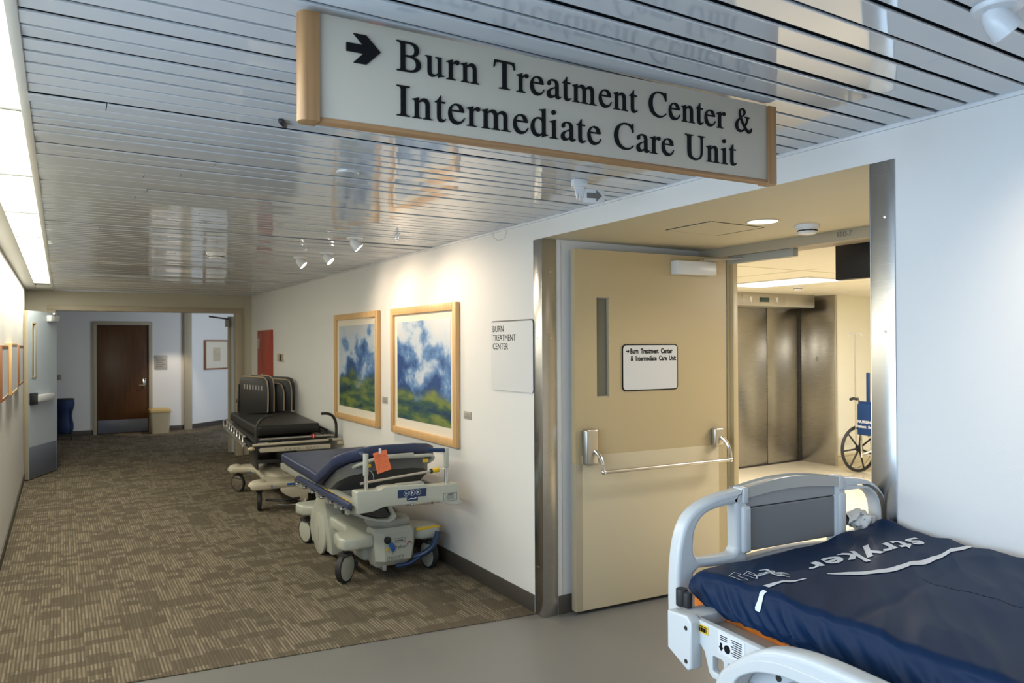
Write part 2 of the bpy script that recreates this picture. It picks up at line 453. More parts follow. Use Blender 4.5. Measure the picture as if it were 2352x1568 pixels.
def copy_tree(o, parent=None):
    c = o.copy(); C.objects.link(c)
    if parent is not None: c.parent = parent
    for ch in list(o.children): copy_tree(ch, c)
    return c

def _curve_mesh(cd):
    ob = bpy.data.objects.new('tmpc', cd); C.objects.link(ob)
    dg = bpy.context.evaluated_depsgraph_get(); dg.update()
    me = bpy.data.meshes.new_from_object(ob.evaluated_get(dg))
    bpy.data.objects.remove(ob); bpy.data.curves.remove(cd)
    return me

def shape_mesh(contours, extrude, bevel=0.0, bres=3):
    """filled 2-D outlines (with holes) in XY, thickened along Z by +-(extrude+bevel)"""
    cd = bpy.data.curves.new('tmp', 'CURVE'); cd.dimensions = '2D'; cd.fill_mode = 'BOTH'
    cd.extrude = extrude; cd.bevel_depth = bevel; cd.bevel_resolution = bres
    if bevel: cd.offset = -bevel
    for ct in contours:
        sp = cd.splines.new('POLY'); sp.points.add(len(ct) - 1)
        for p, q in zip(sp.points, ct): p.co = (q[0], q[1], 0, 1)
        sp.use_cyclic_u = True
    return _curve_mesh(cd)

def text_mesh(body, size, extrude=0.0, shear=0.0, space=1.0, offset=0.0, align='LEFT'):
    cd = bpy.data.curves.new('tmp', 'FONT'); cd.body = body; cd.size = size; cd.extrude = extrude
    cd.shear = shear; cd.space_character = space; cd.offset = offset; cd.align_x = align
    cd.resolution_u = 4
    return _curve_mesh(cd)

def fit_mesh(me, width=None, height=None):
    xs = [v.co.x for v in me.vertices]; ys = [v.co.y for v in me.vertices]
    x0, x1, y0, y1 = min(xs), max(xs), min(ys), max(ys)
    sx = width / (x1 - x0) if width else 1; sy = height / (y1 - y0) if height else (sx if width else 1)
    for v in me.vertices: v.co.x = (v.co.x - x0) * sx; v.co.y = (v.co.y - y0) * sy
    return me

def frame_mx(o, u, v):
    """matrix taking local X->u, Y->v, Z->u x v, origin->o"""
    u = Vector(u).normalized(); v = Vector(v).normalized(); w = u.cross(v)
    return Matrix(((u.x, v.x, w.x, o[0]), (u.y, v.y, w.y, o[1]), (u.z, v.z, w.z, o[2]), (0, 0, 0, 1)))

def place(mb, me, mx):
    me.transform(mx); mb.bm.from_mesh(me); bpy.data.meshes.remove(me); return mb

def arc(cx, cy, r, a0, a1, n, ry=None):
    return [(cx + r * math.cos(R(a0 + (a1 - a0) * k / n)), cy + (ry or r) * math.sin(R(a0 + (a1 - a0) * k / n))) for k in range(n + 1)]

def rrect(x0, x1, y0, y1, r, n=5):
    return arc(x1 - r, y0 + r, r, -90, 0, n) + arc(x1 - r, y1 - r, r, 0, 90, n) + arc(x0 + r, y1 - r, r, 90, 180, n) + arc(x0 + r, y0 + r, r, 180, 270, n)

def smooth_poly(pts, k=6):
    L = len(pts); out = []
    for i in range(L):
        p0, p1, p2, p3 = (Vector(pts[(i + d) % L]) for d in (-1, 0, 1, 2))
        for j in range(k):
            t = j / k
            q = 0.5 * ((2 * p1) + (p2 - p0) * t + (2 * p0 - 5 * p1 + 4 * p2 - p3) * t * t + (3 * p1 - p0 - 3 * p2 + p3) * t ** 3)
            out.append((q.x, q.y))
    return out

# ------------------------------------------------------------------ serif lettering outlines (1000 units to the em)
GL = {
'I': (333, ['M18 0L315 0L315 19C240 22 222 35 222 100L222 562C222 628 240 640 315 643L315 662L18 662L18 643C92 640 112 628 112 562L112 100C112 34 94 22 18 19Z']),
'T': (611, ['M593 492L573 662L38 662L17 492L41 492C63 597 85 620 180 620L252 620L252 109C252 34 240 22 155 19L155 0L456 0L456 19C371 22 362 38 362 100L362 620L430 620C527 620 547 598 569 492Z']),
'B': (667, ['M17 662L17 643C95 637 110 624 110 553L110 120C110 41 100 26 17 19L17 0L320 0C490 0 593 70 593 182C593 260 540 330 410 350C520 375 550 435 550 500C550 600 470 662 318 662Z', 'M220 368L220 603C220 620 228 626 245 626L293 626C395 626 442 580 442 500C442 415 395 368 293 368Z', 'M220 331L220 79C220 50 238 38 285 38C414 38 478 90 478 186C478 280 414 331 293 331Z']),
'C': (667, ['M600 676C590 655 580 645 560 645C530 645 480 676 384 676C184 676 28 530 28 325C28 120 170 -14 374 -14C490 -14 580 40 633 113L614 130C560 70 500 35 412 35C245 35 146 160 146 340C146 520 230 637 378 637C500 637 570 580 605 448L627 448L620 676Z']),
'U': (722, ['M473 662L473 643C545 638 562 620 562 550L562 246C562 100 498 34 385 34C262 34 210 100 210 230L210 550C210 625 228 638 297 643L297 662L14 662L14 643C82 638 98 622 98 553L98 240C98 70 188 -14 358 -14C525 -14 612 80 612 245L612 550C612 620 632 638 705 643L705 662Z']),
'u': (500, ['M479 50L460 50C416 50 408 61 408 106L408 450L257 450L257 433C312 430 318 415 318 380L318 130C318 100 312 90 298 78C270 56 242 46 212 46C174 46 160 75 160 120L160 450L9 450L9 433C52 428 68 418 68 372L68 120C68 40 108 -10 180 -10C240 -10 283 25 322 66L322 -7L330 -9C380 11 420 25 479 34Z']),
'r': (340, ['M165 458L155 460C100 440 60 425 5 405L5 389C57 398 72 390 72 335L72 90C72 30 62 18 5 15L5 0L250 0L250 15C183 18 165 32 165 84L165 312C165 342 203 384 226 384C250 384 262 358 292 358C320 358 338 380 338 410C338 440 315 460 280 460C238 460 208 436 165 371Z']),
'n': (500, ['M165 458L156 460C105 440 60 425 16 414L16 398C58 402 74 394 74 340L74 81C74 30 62 18 18 15L18 0L228 0L228 15C178 18 166 30 166 80L166 338C203 372 232 386 262 386C306 386 322 360 322 295L322 95C322 30 310 18 258 15L258 0L485 0L485 15C428 20 414 30 414 90L414 300C414 405 368 460 296 460C251 460 216 440 165 378Z']),
'm': (778, ['M164 458L155 460C105 440 60 425 19 414L19 398C60 402 71 394 71 345L71 80C71 28 60 17 16 15L16 0L228 0L228 15C175 17 163 28 163 72L163 343C198 376 227 389 258 389C308 389 325 363 325 300L325 90C325 30 313 18 256 15L256 0L478 0L478 15C428 18 417 30 417 80L417 333C443 371 477 389 510 389C558 389 575 368 575 300L575 75C575 30 566 18 513 15L513 0L752 0L752 15C690 18 667 30 667 80L667 305C667 405 628 460 547 460C492 460 457 430 409 378C388 430 354 460 301 460C246 460 211 430 164 378Z']),
'e': (444, ['M408 164C370 88 325 62 262 62C170 62 116 132 103 277L405 277C398 400 335 460 235 460C110 460 25 360 25 222C25 80 105 -10 215 -10C315 -10 390 50 424 157Z', 'M105 309L300 309C292 380 268 422 210 422C154 422 114 380 105 309Z']),
'a': (444, ['M442 66L442 40C420 5 395 -10 360 -10C310 -10 288 15 284 63C235 10 190 -10 140 -10C80 -10 35 30 35 95C35 190 120 225 283 283L283 328C283 396 252 424 205 424C167 424 139 406 139 373C139 360 144 353 144 338C144 316 122 300 98 300C72 300 53 320 53 345C53 410 125 460 220 460C322 460 374 410 374 310L374 110C374 70 381 54 397 54C412 54 425 58 442 66Z', 'M283 251L283 132C283 107 277 97 263 85C238 64 210 54 188 54C154 54 130 82 130 125C130 188 182 217 283 251Z']),
't': (285, ['M279 66L266 77C245 56 232 50 212 50C178 50 160 68 160 125L160 418L258 418L258 450L160 450L160 579L145 579C109 510 67 460 13 432L13 418L68 418L68 117C68 35 103 -10 165 -10C215 -10 250 15 279 66Z']),
'd': (500, ['M340 -10L334 -7L334 68C300 15 265 -10 210 -10C100 -10 25 80 25 215C25 355 120 460 240 460C280 460 303 450 332 425L332 573C332 620 321 628 255 628L255 645C320 655 370 668 417 683L424 681L424 130C424 70 432 60 490 60L490 44C440 33 390 15 340 -10Z', 'M332 115L332 348C321 396 278 426 235 426C164 426 119 358 119 245C119 124 169 56 247 56C285 56 318 79 332 115Z']),
'i': (278, ['M183 458L175 460C125 440 70 420 20 405L20 389C78 396 91 390 91 330L91 90C91 30 82 18 16 15L16 0L256 0L256 15C194 18 183 30 183 90Z', 'M190 632C190 667 163 686 131 686C99 686 73 667 73 632C73 597 99 574 131 574C163 574 190 597 190 632Z']),
'&': (700, ['M690 137L672 150C640 95 612 78 572 78C528 78 484 106 436 165C496 250 530 330 548 385C558 415 576 425 622 428L622 447L412 447L412 428C464 425 476 415 476 385C476 350 454 290 406 212C356 272 312 338 282 406C384 462 428 510 428 570C428 635 384 676 318 676C238 676 184 620 184 540C184 495 194 455 212 405C104 345 42 270 42 170C42 65 114 -13 222 -13C302 -13 362 20 418 88C474 18 524 -13 586 -13C644 -13 676 45 690 137Z', 'M266 444C250 486 244 518 244 552C244 604 272 638 314 638C350 638 370 612 370 568C370 520 340 482 266 444Z', 'M230 366C264 288 318 202 386 122C346 70 300 46 252 46C180 46 132 104 132 186C132 260 166 322 230 366Z']),
}

def _parse(path, k=7):
    pts = []; i = 0; cur = (0, 0); tok = ''
    import re
    for cmd, args in re.findall(r'([MLCZ])([^MLCZ]*)', path):
        a = [float(x) for x in args.split()]
        if cmd in 'ML': cur = (a[0], a[1]); pts.append(cur)
        elif cmd == 'C':
            p0 = Vector(cur); p1 = Vector(a[0:2]); p2 = Vector(a[2:4]); p3 = Vector(a[4:6])
            for j in range(1, k + 1):
                t = j / k; s = 1 - t
                q = s ** 3 * p0 + 3 * s * s * t * p1 + 3 * s * t * t * p2 + t ** 3 * p3
                pts.append((q.x, q.y))
            cur = (a[4], a[5])
    if (Vector(pts[0]) - Vector(pts[-1])).length < 1e-4: pts.pop()
    return pts

def serif_line(text, cap_h, width, extrude):
    """one line of serif lettering as a mesh, cap height cap_h and total width `width`"""
    cs = []; x = 0.0
    for ch in text:
        if ch == ' ': x += 330; continue
        adv, paths = GL[ch]
        for p in paths: cs.append([(px + x, py) for px, py in _parse(p)])
        x += adv + 22
    x0 = min(p[0] for c in cs for p in c); x1 = max(p[0] for c in cs for p in c)
    sx = width / (x1 - x0); sy = cap_h / 662.0
    cs = [[((p[0] - x0) * sx, p[1] * sy) for p in c] for c in cs]
    return shape_mesh(cs, extrude)

# ------------------------------------------------------------------ the setting
XR, XL, YE, ZC, ZH = 2.53, -0.40, 11.92, 2.452, 2.335
OY0, OY1 = 1.63, 3.80          # the opening in the right wall

def struct(name, mb, mat, label, cat, smooth=True, parent=None):
    return tag(mb.build(name, mat, parent, smooth=smooth), label, cat, kind='structure')

# floors
struct('floor', MB().box(-0.62, 4.02, -3.1, 4.4, -0.1, 0), M['vinyl'], 'smooth grey vinyl floor in the foreground and under the doorway', 'floor', False)
b = MB()
cp = [(-0.62, 4.28), (XR + .02, 3.875), (XR + .02, 12.1), (4.9, 12.1), (4.9, 18.2), (-1.7, 18.2), (-1.7, 12.1), (-0.62, 12.1)]
b.prism(cp, 'Z', -0.1, 0.006)
struct('floor_carpet', b, M['carpet'], 'brown ribbed carpet with darker blocks running down the corridor', 'carpet', False)
struct('floor_lobby', MB().box(4.02, 11.2, -1.2, 7.2, -0.1, 0.001), M['lobby_vinyl'], 'shiny cream floor of the lift lobby', 'floor', False)

# walls
b = MB()
b.box(XR, XR + .14, OY1, YE + .12, 0, 2.6)                     # beyond the doorway
b.box(XR, XR + .14, -3.1, OY0, 0, 2.6)                         # beside the bed
b.box(XR, XR + .14, OY0, OY1, ZH, 2.6)                         # over the doorway
struct('wall_right', b, M['wall'], 'off white right wall of the corridor around the wide doorway', 'wall', False)
b = MB()
b.box(XR + .14, 3.96, OY1 + .005, OY1 + .12, 0, 2.5)
b.box(XR + .14, 3.96, OY0 - .12, OY0 - .005, 0, 2.5)
struct('wall_doorway', b, M['wall'], 'pale side walls of the recess in front of the fire door', 'wall', False)
b = MB()
b.box(XR + .0015, 4.08, OY0 + .001, OY1 - .001, ZH - .0015, ZH + .0); b.box(XR + .141, 4.08, OY0 - .1, OY1 + .1, ZH, ZH + .1)
struct('ceiling_doorway', b, M['cream'], 'cream lowered ceiling of the recess in front of the fire door', 'ceiling', False)
# left wall, with the side window behind the frame edge
b = MB()
WY0, WY1, WZ0, WZ1 = -0.8, 2.8, 0.9, 2.2
b.box(XL - .14, XL, 2.8, YE + .12, 0, 2.6); b.box(XL - .14, XL, -3.1, WY0, 0, 2.6)
b.box(XL - .14, XL, WY0, WY1, 0, WZ0); b.box(XL - .14, XL, WY0, WY1, WZ1, 2.6)
struct('wall_left', b, M['wall'], 'off white left wall below the bright light strip', 'wall', False)
b = MB(); bw = (0.0, 2.2, 0.9, 2.25)
b.box(XL - .14, bw[0], -3.1, -2.96, 0, 2.6); b.box(bw[1], XR + .14, -3.1, -2.96, 0, 2.6)
b.box(bw[0], bw[1], -3.1, -2.96, 0, bw[2]); b.box(bw[0], bw[1], -3.1, -2.96, bw[3], 2.6)
struct('wall_back', b, M['wall'], 'white wall behind the viewer with a window', 'wall', False)
b = MB()
for y in (WY0, WY0 + 1.2, WY0 + 2.4, WY1): b.box(XL - .10, XL - .05, y - .025, y + .025, WZ0, WZ1)
for z in (WZ0, WZ1): b.box(XL - .10, XL - .05, WY0, WY1, z - .025, z + .025)
struct('window_1', b, M['white_plastic'], 'white framed side window behind the viewer', 'window')
b = MB()
for x in (bw[0], 1.1, bw[1]): b.box(x - .025, x + .025, -3.06, -3.0, bw[2], bw[3])
for z in bw[2:]: b.box(bw[0], bw[1], -3.06, -3.0, z - .025, z + .025)
struct('window_2', b, M['white_plastic'], 'white framed window in the wall behind the viewer', 'window')

# end wall with the double door opening
EX0, EX1, EZ = -0.06, 2.29, 2.18
b = MB()
b.box(XL, EX0 - .1, YE, YE + .12, 0, 2.6); b.box(EX1 + .1, XR, YE, YE + .12, 0, 2.6)
b.box(EX0 - .1, EX1 + .1, YE, YE + .12, EZ + .03, 2.6)
struct('wall_end', b, M['wall_end'], 'beige end wall over the double door opening', 'wall', False)
b = MB()
b.box(EX0 - .1, EX0, YE - .03, YE + .14, 0, EZ, .004); b.box(EX1, EX1 + .1, YE - .03, YE + .14, 0, EZ, .004)
b.box(EX0 - .1, EX1 + .1, YE - .03, YE + .14, EZ, EZ + .075, .004)
struct('trim_1', b, M['frame_beige'], 'beige metal frame of the double door opening at the corridor end', 'door frame')

# hall beyond
b = MB()
b.box(-1.7, 0.53, 16.2, 16.35, 0, 2.6); b.box(1.545, 2.13, 16.2, 16.35, 0, 2.6); b.box(0.53, 1.545, 16.2, 16.35, 2.17, 2.6)
struct('wall_far', b, M['wall'], 'dim wall around the brown door in the far hall', 'wall', False)
dd = Vector((1.005, 0.843)).normalized()
b = MB(); L = 3.0; o = Vector((2.25, 16.26)); nrm = Vector((-dd.y, dd.x))
b.prism([tuple(o), tuple(o + dd * L), tuple(o + dd * L + nrm * .15), tuple(o + nrm * .15)], 'Z', 0, 2.6)
struct('wall_angled', b, M['wall'], 'angled white wall with a framed print in the far hall', 'wall', False)
struct('trim_2', MB().box(2.118, 2.262, 16.14, 16.36, 0, 2.5, .006), M['frame_beige'], 'grey beige post where the far walls meet', 'post')
b = MB(); b.box(-1.85, -1.7, 12.04, 16.35, 0, 2.6); b.box(-1.7, XL - .14, 12.04, 12.14, 0, 2.6)
b.box(XR + .14, 5.0, 12.04, 12.14, 0, 2.6); b.box(4.9, 5.05, 12.1, 12.9, 0, 2.6); b.box(4.9, 5.05, 14.3, 18.3, 0, 2.6); b.box(4.9, 5.05, 12.9, 14.3, 0, .7); b.box(4.9, 5.05, 12.9, 14.3, 2.4, 2.6)
struct('wall_hall', b, M['wall'], 'side walls of the far hall', 'wall', False)
struct('ceiling_hall', MB().box(-1.85, 5.05, 12.0, 18.3, 2.5, 2.6), M['ceil_plain'], 'plain ceiling of the far hall', 'ceiling', False)

# glossy metal plank ceiling: planks along X with dark joints
rnd = random.Random(11)
b = MB(); pitch = 0.0925; y = -3.0 + 0.0; k = 0
y = 1.199 - pitch * 46
while y < YE:
    w = pitch - 0.0165
    if y > -3.05:
        dz = rnd.uniform(-.0012, .0012); tilt = rnd.uniform(-.0022, .0022)
        if rnd.random() < .10: dz += rnd.choice((-.004, .004))
        joints = [-0.085]
        j = rnd.uniform(0.1, 2.4) if rnd.random() < .55 else 99
        if j < 2.4: joints.append(j)
        joints.append(XR - .004)
        for x0, x1 in zip(joints, joints[1:]):
            z = ZC + dz + rnd.uniform(-.001, .001)
            prof = [(y, z + .006), (y, z + .002), (y + .0008, z + .0005), (y + .0025, z), (y + w - .0025, z + tilt), (y + w - .0008, z + .0005 + tilt), (y + w, z + .002 + max(0, tilt)), (y + w, z + .006)]
            if y + w > YE: continue
            b.prism(prof, 'X', x0 + .0012, x1 - .0012)
    y += pitch
ceil = struct('ceiling', b, M['ceil'], 'glossy pale metal plank ceiling reflecting the corridor', 'ceiling', False)
MB().box(XL, XR, -3.05, YE, ZC + .03, ZC + .06).build('joint_backing', M['ceil_gap'], ceil, smooth=False)
b = MB()
b.box(-0.108, -0.082, -3.0, YE, ZC - .004, ZC + .03, .002)
b.box(-0.40, -0.272, -3.0, YE, ZC - .002, ZC + .03, .002); b.box(-0.272, -0.108, 11.05, YE, ZC - .001, ZC + .03, .002)
struct('trim_3', b, P('edge_strip_paint', (.50, .49, .45), .4), 'painted edge strips on both sides of the light strip', 'trim')
struct('trim_4', MB().box(XR - .012, XR - .001, -2.95, YE, ZC - .012, ZC + .004, .001), M['white_plastic'], 'thin white angle where the plank ceiling meets the right wall', 'trim')

# baseboards
b = MB()
b.box(XR - .010, XR, OY1 + .10, YE, 0, .115, .003); b.box(XR - .010, XR, -2.95, OY0 - .10, 0, .115, .003)
b.box(XR + .11, 3.90, OY1 - .007, OY1 + .005, 0, .115, .003)
struct('baseboard_right', b, M['base'], 'dark rubber baseboard along the right wall', 'baseboard')
struct('baseboard_left', MB().box(XL, XL + .010, 4.2, YE, 0, .095, .003), M['base'], 'dark rubber baseboard along the left wall', 'baseboard')
b = MB()
b.box(-1.7, 0.53, 16.185, 16.2, 0, .10, .003); b.box(1.55, 2.12, 16.185, 16.2, 0, .10, .003)
q = o + dd * L
b.prism([tuple(o - nrm * .012), tuple(q - nrm * .012), tuple(q), tuple(o)], 'Z', 0, .10)
struct('baseboard_far', b, M['base'], 'dark baseboard of the far hall walls', 'baseboard')

# stainless corner guards of the doorway, with screws
def guard(name, yc, s, label):
    b = MB(); t = .004
    b.box(XR - t, XR + .002, min(yc, yc + s * .092), max(yc, yc + s * .092), 0.0, ZH - .003, .0012)
    b.box(XR - t, XR + .105, min(yc, yc - s * t), max(yc, yc - s * t), 0.0, ZH - .003, .0012)
    g = struct(name, b, M['steel'], label, 'corner guard')
    for z in (.30, 1.02, 1.72, 2.13):
        MB().cyl((XR - .0065, yc + s * .055, z), (XR - .001, yc + s * .055, z), .0045, n=12).build('screw', M['chrome'], g)
        MB().cyl((XR + .06, yc - s * .0065, z), (XR + .06, yc - s * .001, z), .0045, n=12).build('screw', M['chrome'], g)
    return g
guard('trim_5', OY1, 1, 'tall stainless corner guard on the far side of the doorway')
guard('trim_6', OY0, -1, 'tall stainless corner guard at the near side of the doorway behind the bed')

# door frame and beam of the fire door
FX0, FX1 = 3.90, 4.06
b = MB()
b.box(3.965, FX1, 3.63, OY1 + .02, 0, 2.27, .003)
b.box(3.965, FX1, OY0 - .02, 1.78, 0, 2.27, .003)
b.box(3.99, 4.035, 3.60, 3.64, 0, 2.27, .003)
struct('trim_7', b, M['door_cream'], 'cream steel jambs of the fire door frame', 'door frame')
b = MB()
b.box(3.87, FX1, OY0 - .02, OY1 + .02, 2.272, ZH + .02, .003)
beam = struct('trim_8', b, M['frame_beige'], 'grey steel head of the fire door frame with a stencilled number', 'door frame')
me = fit_mesh(text_mesh('8315-Z', .04, .0004), width=.095, height=.030)
place(MB(), me, frame_mx((3.869, 2.705, 2.295), (0, -1, 0), (0, 0, 1))).build('stencilled_number', M['grey_ink'], beam)
MB().box(3.895, 3.945, 3.03, 3.56, 2.222, 2.272, .004).build('closer_track', M['shade_grey'], beam)

# lift lobby
b = MB()
b.box(4.06, 7.02, 6.93, 7.08, 0, 2.5); b.box(9.04, 11.3, 6.36, 6.52, 0, 2.5)
b.box(11.2, 11.35, -1.3, 6.5, 0, 2.5); b.box(4.06, 11.35, -1.35, -1.2, 0, 2.5)
b.box(4.02, 4.08, OY1 + .02, 7.08, 0, 2.5); b.box(4.02, 4.08, -1.3, OY0 - .02, 0, 2.5)
struct('wall_lobby', b, M['lobby_wall'], 'cream walls of the lift lobby', 'wall', False)
struct('ceiling_lobby', MB().box(4.06, 11.35, -1.35, 7.1, ZH, ZH + .1), P('lobby_ceiling_tile', (0.74, 0.70, 0.60), 0.7), 'cream ceiling of the lift lobby', 'ceiling', False)
b = MB(); b.box(9.05, 11.2, 6.345, 6.36, 0, .16, .003); b.box(9.05, 11.2, 6.335, 6.36, .13, .165, .004)
struct('baseboard_lobby', b, P('cream_base_trim', (.62, .55, .36), .4), 'cream ridged baseboard behind the wheelchair', 'baseboard')
b = MB()
for (x0, y0, x1, y1) in ((4.6, 4.2, 4.62, 6.9), (5.7, 4.2, 5.72, 6.9), (7.3, 4.0, 7.32, 6.9), (8.4, 4.0, 8.42, 6.3)): b.box(x0, x1, y0, y1, ZH - .006, ZH, .001)
for yy in (4.35, 6.1): b.box(4.3, 9.0, yy, yy + .02, ZH - .006, ZH, .001)
struct('trim_9', b, M['lobby_wall'], 'thin cream tile bars under the lobby ceiling', 'trim')

# the lift: two sliding leaves, side return and header with indicator
lift = empty('door_2', (8.1, 6.93, 0), 'wide stainless lift door with an indicator panel above it', 'lift door', kind='structure')
def lb(x0, x1, y0, y1, z0, z1, bv=.002): return MB().box(x0 - 8.1, x1 - 8.1, y0 - 6.93, y1 - 6.93, z0, z1, bv)
lb(7.02, 7.68, 6.90, 6.99, 0, ZH).build('door_jamb', M['lift_steel'], lift)
lb(7.69, 8.344, 6.935, 6.985, 0.006, 2.25).build('door_leaf', M['lift_steel'], lift)
lb(8.356, 9.027, 6.935, 6.985, 0.006, 2.25).build('door_leaf', M['lift_steel'], lift)
lb(8.34, 8.36, 6.945, 6.99, 0.0, 2.25).build('leaf_seam', M['frame_dark'], lift)
lb(7.0, 9.05, 6.995, 7.05, 0.0, ZH).build('shaft_back', M['frame_dark'], lift)
sp = lb(9.028, 9.045, 6.36, 6.93, 0, ZH).build('side_return', M['lift_steel'], lift)
lb(9.022, 9.06, 6.345, 6.362, 0, ZH, .003).build('return_edge', M['alu'], lift)
me = fit_mesh(text_mesh('8', .09, .0006), height=.07)
place(MB(), me, frame_mx((9.0265 - 8.1, 6.66 - 6.93, 1.42), (0, -1, 0), (0, 0, 1))).build('floor_number', M['grey_ink'], sp)
hd = lb(6.9, 8.86, 6.55, 6.93, 2.165, ZH).build('header', M['alu'], lift)
ip = lb(7.42, 8.24, 6.538, 6.55, 2.18, 2.31).build('indicator_panel', M['alu'], hd)
lb(7.74, 7.92, 6.532, 6.538, 2.215, 2.275).build('display', M['display'], ip)
for xx in (7.57, 8.07):
    place(MB(), shape_mesh([[(-.03, .04), (.03, .04), (0, -.04)]], .002), frame_mx((xx - 8.1, 6.535 - 6.93, 2.24), (1, 0, 0), (0, 0, 1))).build('arrow_light', M['white_plastic'], ip)
MB().box(9.012 - 8.1, 9.0285 - 8.1, -.012, .006, 0, 2.18).build('corner_gap', M['frame_dark'], lift)
struct('trim_10', MB().box(7.6, 9.03, 6.91, 6.995, 0.0015, .006), M['frame_dark'], 'dark sill line at the foot of the lift door', 'sill')

# ------------------------------------------------------------------ fire door leaf standing open in the doorway
da = Vector((2.72, 3.72)); db = Vector((3.95, 3.63)); DL = (db - da).length
fd = empty('door_1', (da.x, da.y, 0.0), 'cream fire door standing open in the wide doorway', 'door', kind='structure', rotz=math.atan2(db.y - da.y, db.x - da.x))
T = .045
wx0, wx1, wz0, wz1 = .158, .254, 1.346, 1.977
# local: x along the leaf, y behind the face, z up; the vision slot is cut out
leaf = place(MB(), shape_mesh([[(0, .022), (DL, .022), (DL, 2.272), (0, 2.272)], [(wx0, wz0), (wx1, wz0), (wx1, wz1), (wx0, wz1)]], T / 2), frame_mx((0, T / 2, 0), (1, 0, 0), (0, 0, 1))).build('leaf', M['door_cream'], fd)
MB().box(wx0, wx1, .020, .026, wz0, wz1).build('vision_glass', M['dark_glass'], leaf)
b = MB()
b.box(wx0 - .004, wx0 + .006, .004, T - .004, wz0, wz1); b.box(wx1 - .006, wx1 + .004, .004, T - .004, wz0, wz1)
b.box(wx0, wx1, .004, T - .004, wz0 - .004, wz0 + .006); b.box(wx0, wx1, .004, T - .004, wz1 - .006, wz1 + .004)
b.build('vision_frame', M['frame_beige'], leaf)
kp = MB().box(.045, DL - .075, -.0035, 0, .026, .985, .0015).build('protection_sheet', M['kick_cream'], fd)
kp['label'] = 'paler cream protection sheet on the lower half'
eg = MB(); eg.box(-.004, .045, -.005, T + .004, .026, .935, .0015)
eg.build('edge_guard', M['frame_beige'], fd)['label'] = 'taupe edge guard on the lower free edge'
MB().box(DL - .03, DL + .012, .006, T - .004, .03, 2.26, .002).build('hinge_strip', M['alu'], fd)
# closer
cl = MB().box(.752, 1.098, -.062, 0, 2.140, 2.232, .008).build('door_closer', M['white_plastic'], fd)
cl['label'] = 'pale grey door closer box near the top'
b = MB(); b.box(.96, 1.06, -.05, -.03, 2.232, 2.242, .002)
b.tube([(1.0, -.04, 2.245), (1.18, -.16, 2.250), (1.23, -.28, 2.252)], .008, 8); b.build('closer_arm', M['alu'], cl)
# panic bar
ex = MB()
ex.box(.042, .135, -.055, 0, .93, 1.155, .016, seg=3)
e1 = ex.build('exit_device', M['alu'], fd); e1['label'] = 'chrome panic bar across the door at waist height'
MB().box(1.085, 1.165, -.05, 0, .985, 1.105, .014, seg=3).build('end_case', M['alu'], e1)
for x0, z0 in ((.11, 1.02), (1.14, 1.04)):
    b = MB()
    b.tube([(x0, -.05, z0), (x0 + .01, -.085, z0 - .03), (x0 + .02, -.105, z0 - .08), (x0 + .025, -.108, .893)], [.013, .015, .014, .012], 10, smooth=4)
    b.ball((x0 + .025, -.108, .893), .017)
    b.build('lever_arm', M['chrome'], e1)
MB().cyl((.135, -.108, .893), (1.165, -.108, .893), .012, n=16).build('push_bar', M['alu'], e1)
# sign on the leaf
sx0, sx1, sz0, sz1 = .351, .802, 1.377, 1.678
sg_ = place(MB(), shape_mesh([rrect(sx0, sx1, sz0, sz1, .028)], .002), frame_mx((0, -.0045, 0), (1, 0, 0), (0, 0, 1))).build('sign_border', M['ink'], fd)
sp_ = place(MB(), shape_mesh([rrect(sx0 + .007, sx1 - .007, sz0 + .007, sz1 - .007, .023)], .0012), frame_mx((0, -.0065, 0), (1, 0, 0), (0, 0, 1))).build('sign_plate', M['plaque'], fd)
sp_['label'] = 'white sign plate pointing to the burn treatment center'
b = MB()
place(b, fit_mesh(text_mesh('Burn  Treatment  Center', .04, .0004, offset=.0012), width=.343, height=.034), frame_mx((.413, -.0082, 1.617), (1, 0, 0), (0, 0, 1)))
place(b, fit_mesh(text_mesh('&  Intermediate  Care  Unit', .04, .0004, offset=.0012), width=.370, height=.034), frame_mx((.415, -.0082, 1.570), (1, 0, 0), (0, 0, 1)))
AR = [(-1, .18), (.18, .18), (-.22, .62), (.18, .62), (.82, 0), (.18, -.62), (-.22, -.62), (.18, -.18), (-1, -.18)]
place(b, shape_mesh([[(p[0] * .015, p[1] * .019) for p in AR]], .0004), frame_mx((.393, -.0082, 1.633), (1, 0, 0), (0, 0, 1)))
b.build('sign_lettering', M['ink'], sp_)

# ------------------------------------------------------------------ brown door in the far hall
bd = empty('door_3', (1.03, 16.2, 0), 'dark brown wooden door with a metal kick plate in the far hall', 'door', kind='structure')
MB().box(-.445, .445, 0.0, .05, .01, 2.10, .003).build('leaf', M['brown_wood'], bd)
b = MB()
b.box(-.51, -.448, -.03, .08, 0, 2.103, .004); b.box(.448, .51, -.03, .08, 0, 2.103, .004); b.box(-.51, .51, -.03, .08, 2.103, 2.165, .004)
b.build('door_frame', M['frame_beige'], bd)
MB().box(-.43, .43, -.004, 0, .02, .27, .001).build('kick_plate', M['kick_blue'], bd)
h = MB().box(.345, .395, -.012, 0, .86, 1.06, .004).build('lock_plate', M['chrome'], bd)
MB().tube([(.37, -.01, .93), (.37, -.06, .93), (.27, -.065, .925)], .011, 8).build('lever_handle', M['chrome'], h)

# ------------------------------------------------------------------ double door leaf at the corridor end, swung toward the viewer
la = Vector((-.046, 11.83)); lf = Vector((-.352, 11.09)); LL = (lf - la).length
ld = empty('door_4', (la.x, la.y, 0), 'pale fire door leaf swung open against the left wall', 'door', kind='structure', rotz=math.atan2(lf.y - la.y, lf.x - la.x))
